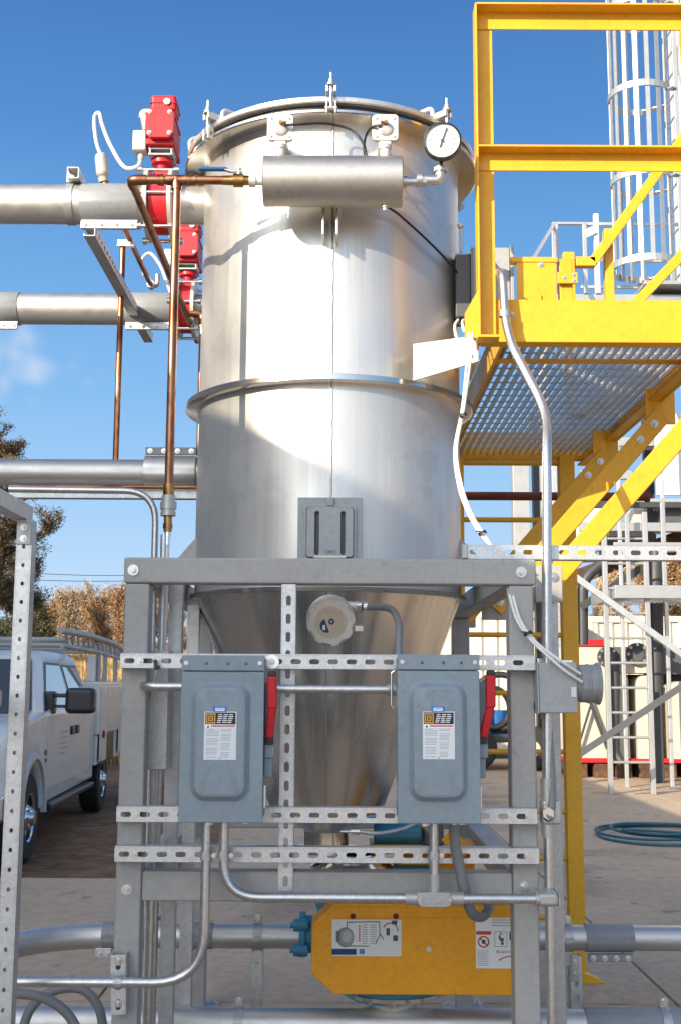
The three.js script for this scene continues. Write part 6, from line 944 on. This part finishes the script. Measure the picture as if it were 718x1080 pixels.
  for (const z of [-5.3, -4.1, -2.9, -1.4]) add('cross_bar', rk([[-.98, 2.05, z], [.98, 2.05, z]], .03), M.gray); add('beacon_bracket', bx(.86, .96, 1.62, 1.93, -3.12, -3.05, .01), M.white);
  o.traverse((m) => { if (!m.isMesh) return; for (let q = m; q && q !== o; q = q.parent) if (q.name === 'wheel') return; const p = m.geometry.attributes.position; for (let i = 0; i < p.count; i++) p.setZ(i, STRETCH(p.getZ(i))); });   // long cab and bed
}
// ---------------------------------------------------------------- trees
const bark = std(lin(.16, .11, .075), .95, 0, { map: rustTex }); const barkPale = std(lin(.30, .25, .20), .95, 0, { map: rustTex });
const leafMat = (r, g, b) => new THREE.MeshPhysicalMaterial({ color: lin(r, g, b), roughness: .85, side: THREE.DoubleSide, vertexColors: true, transmission: .25, thickness: 0 });
const leafPine = leafMat(.085, .10, .045), leafRust = leafMat(.42, .25, .11), leafTan = leafMat(.52, .39, .24), leafOlive = leafMat(.17, .15, .065);
function tree(name, label, x, d, h, opt) {
  const y0 = groundY(x, d) - .1, o = thing(name, label, 'tree', V3(x, y0, -d), opt.group || 'trees behind the yard'); const limbs = [], tips = [];
  const grow = (p, dir, len, r, lvl) => { const pts = [p.clone()], n = 5; let q = p.clone(), dd = dir.clone(); for (let k = 1; k <= n; k++) { dd.add(V3(rr(-.16, .16), rr(-.05, .12) + opt.up, rr(-.16, .16))).normalize(); q = q.clone().addScaledVector(dd, len / n); pts.push(q); if (lvl < opt.levels && k >= (lvl ? 1 : Math.ceil(n * opt.bare))) { const nb = lvl ? 2 : opt.branch; for (let b = 0; b < nb; b++) { const a = rnd() * 6.283, t = rr(opt.spread[0], opt.spread[1]); const c = dd.clone().multiplyScalar(Math.cos(t)).add(V3(Math.cos(a), 0, Math.sin(a)).multiplyScalar(Math.sin(t))).normalize(); grow(q.clone(), c, len * rr(opt.ratio[0], opt.ratio[1]), r * .5, lvl + 1); } } if (lvl >= opt.levels - 1) tips.push(q.clone()); } limbs.push(sweep(pts, (t) => Math.max(opt.twig || .006, r * (1 - t * .75)), lvl ? 4 : 8, false)); };
  grow(V3(x, y0, -d), Y.clone(), h * opt.trunk, h * opt.girth, 0);
  part('trunk', limbs.map((g) => g), opt.bark, o);
  const P = [], C = [], I = []; for (const t of tips) for (let k = 0; k < opt.leaves; k++) { if (rnd() < opt.sparse) continue; const g = opt.clump, u = V3(rr(-1, 1), rr(-1, 1), rr(-1, 1)); if (u.lengthSq() > 1) continue; const p = t.clone().addScaledVector(u, g), s = rr(opt.size[0], opt.size[1]), a = V3(rr(-1, 1), rr(-1, 1), rr(-1, 1)).normalize(), b = V3(rr(-1, 1), rr(-1, 1), rr(-1, 1)).normalize(), i = P.length / 3; for (const [m, n] of [[-1, -.3], [1, -.3], [.2, 1]]) P.push(p.x - x + (a.x * m + b.x * n * opt.slim) * s, p.y - y0 + (a.y * m + b.y * n * opt.slim) * s, p.z + d + (a.z * m + b.z * n * opt.slim) * s); I.push(i, i + 1, i + 2); const c = rr(.55, 1.45), w = rr(.85, 1.15); for (let z = 0; z < 3; z++) C.push(c * w, c, c / w); }
  const g = new THREE.BufferGeometry(); g.setAttribute('position', new THREE.Float32BufferAttribute(P, 3)); g.setAttribute('color', new THREE.Float32BufferAttribute(C, 3)); g.setIndex(I); g.computeVertexNormals(); const m = shade(new THREE.Mesh(g, opt.leaf)); m.name = 'crown'; m.userData.kind = 'stuff'; o.add(m); return o;
}
const X_at = (u, d) => (u - 359) / FOC * d;
tree('pine_tree', 'tall dark pine with open upper crown at the left edge', X_at(-6, 33), 33, 7.2, { levels: 3, up: .05, bare: .3, branch: 4, spread: [.8, 1.4], ratio: [.20, .38], trunk: .98, girth: .018, twig: .014, bark, leaf: leafMat(.19, .14, .06), leaves: 16, sparse: .35, clump: .17, size: [.03, .055], slim: .5 });
tree('pine_tree', 'second pine, darker and lower, beside the strut post', X_at(14, 37), 37, 3.9, { levels: 2, up: .02, bare: .1, branch: 5, spread: [1.0, 1.5], ratio: [.20, .34], trunk: .95, girth: .018, bark, leaf: leafPine, leaves: 80, sparse: .3, clump: .30, size: [.03, .07], slim: .5 });
const mids = [[36, 40, 4.4, leafOlive, 'olive brown bushy tree just right of the strut post'], [50, 46, 4.1, leafRust, 'rust brown low tree beside the olive one'], [64, 52, 5.0, leafRust, 'russet tree in the middle of the treeline'], [78, 48, 5.4, leafTan, 'tan bare looking tree, tallest right of the gap'], [92, 56, 6.6, leafTan, 'pale tan leafless tree near the left post'], [104, 50, 5.6, leafRust, 'orange brown tree near the left post'], [117, 58, 7.2, leafTan, 'pale tree partly hidden by the left post'], [128, 52, 6.6, leafRust, 'orange tree showing just above the left post top'], [20, 50, 4.6, leafOlive, 'dark olive tree behind the strut post'], [150, 55, 6.2, leafTan, 'tan tree seen between left post and wireway'], [172, 60, 7.6, leafRust, 'autumn tree showing above the frame beside the vessel'], [196, 54, 6.6, leafTan, 'pale tree behind the struts left of the cone']];
for (const [u, d, h, leaf, label] of mids) tree('autumn_tree', label, X_at(u, d), d, h * .50, { levels: 3, up: .05, bare: .12, branch: 3, spread: [.4, .95], ratio: [.32, .46], trunk: .74, girth: .014, twig: .011, bark: leaf === leafTan ? barkPale : bark, leaf, leaves: 7, sparse: .6, clump: .26, size: [.03, .06], slim: .5 });
for (const [u, d, h, leaf, label] of [[700, 60, 5, leafRust, 'brown tree above the container at the right edge'], [716, 66, 6, leafTan, 'tan tree at the right edge behind the tower'], [640, 70, 4.5, leafTan, 'pale tree far behind the silo tower'], [566, 66, 4.8, leafRust, 'brown tree behind the yellow ladder']]) tree('autumn_tree', label, X_at(u, d), d, h, { levels: 3, up: .05, bare: .12, branch: 3, spread: [.35, .95], ratio: [.34, .5], trunk: .72, girth: .012, bark, leaf, leaves: 14, sparse: .3, clump: .36, size: [.05, .10], slim: .8 });
{ // utility poles with wires across the gap
  const D = 62; for (const [va, vb, n] of [[605, 607, 'upper'], [612, 613, 'middle'], [633, 636, 'lower']]) single('overhead_wire', spline([at(-60, va - 3, D), at(40, va, D), at(110, vb, D), at(300, vb - 4, D)], .018, 30, 4), M.steelDark, n + ' overhead wire crossing the sky above the treeline', 'wire', 'overhead wires');
  const pl = thing('utility_pole', 'wooden utility pole hidden behind the vessel carrying the wires', 'pole', V3(at(300, 700, D).x, groundY(at(300, 700, D).x, D), -D)); part('pole', cyl(V3(at(300, 700, D).x, groundY(at(300, 700, D).x, D) - .1, -D), V3(at(300, 700, D).x, at(300, 595, D).y, -D), .15, .12, 12), bark, pl); part('cross_arm', bx(at(300, 700, D).x - .9, at(300, 700, D).x + .9, at(300, 602, D).y - .12, at(300, 602, D).y, -D - .06, -D + .06), bark, pl);
}
renderer.render(scene, camera);
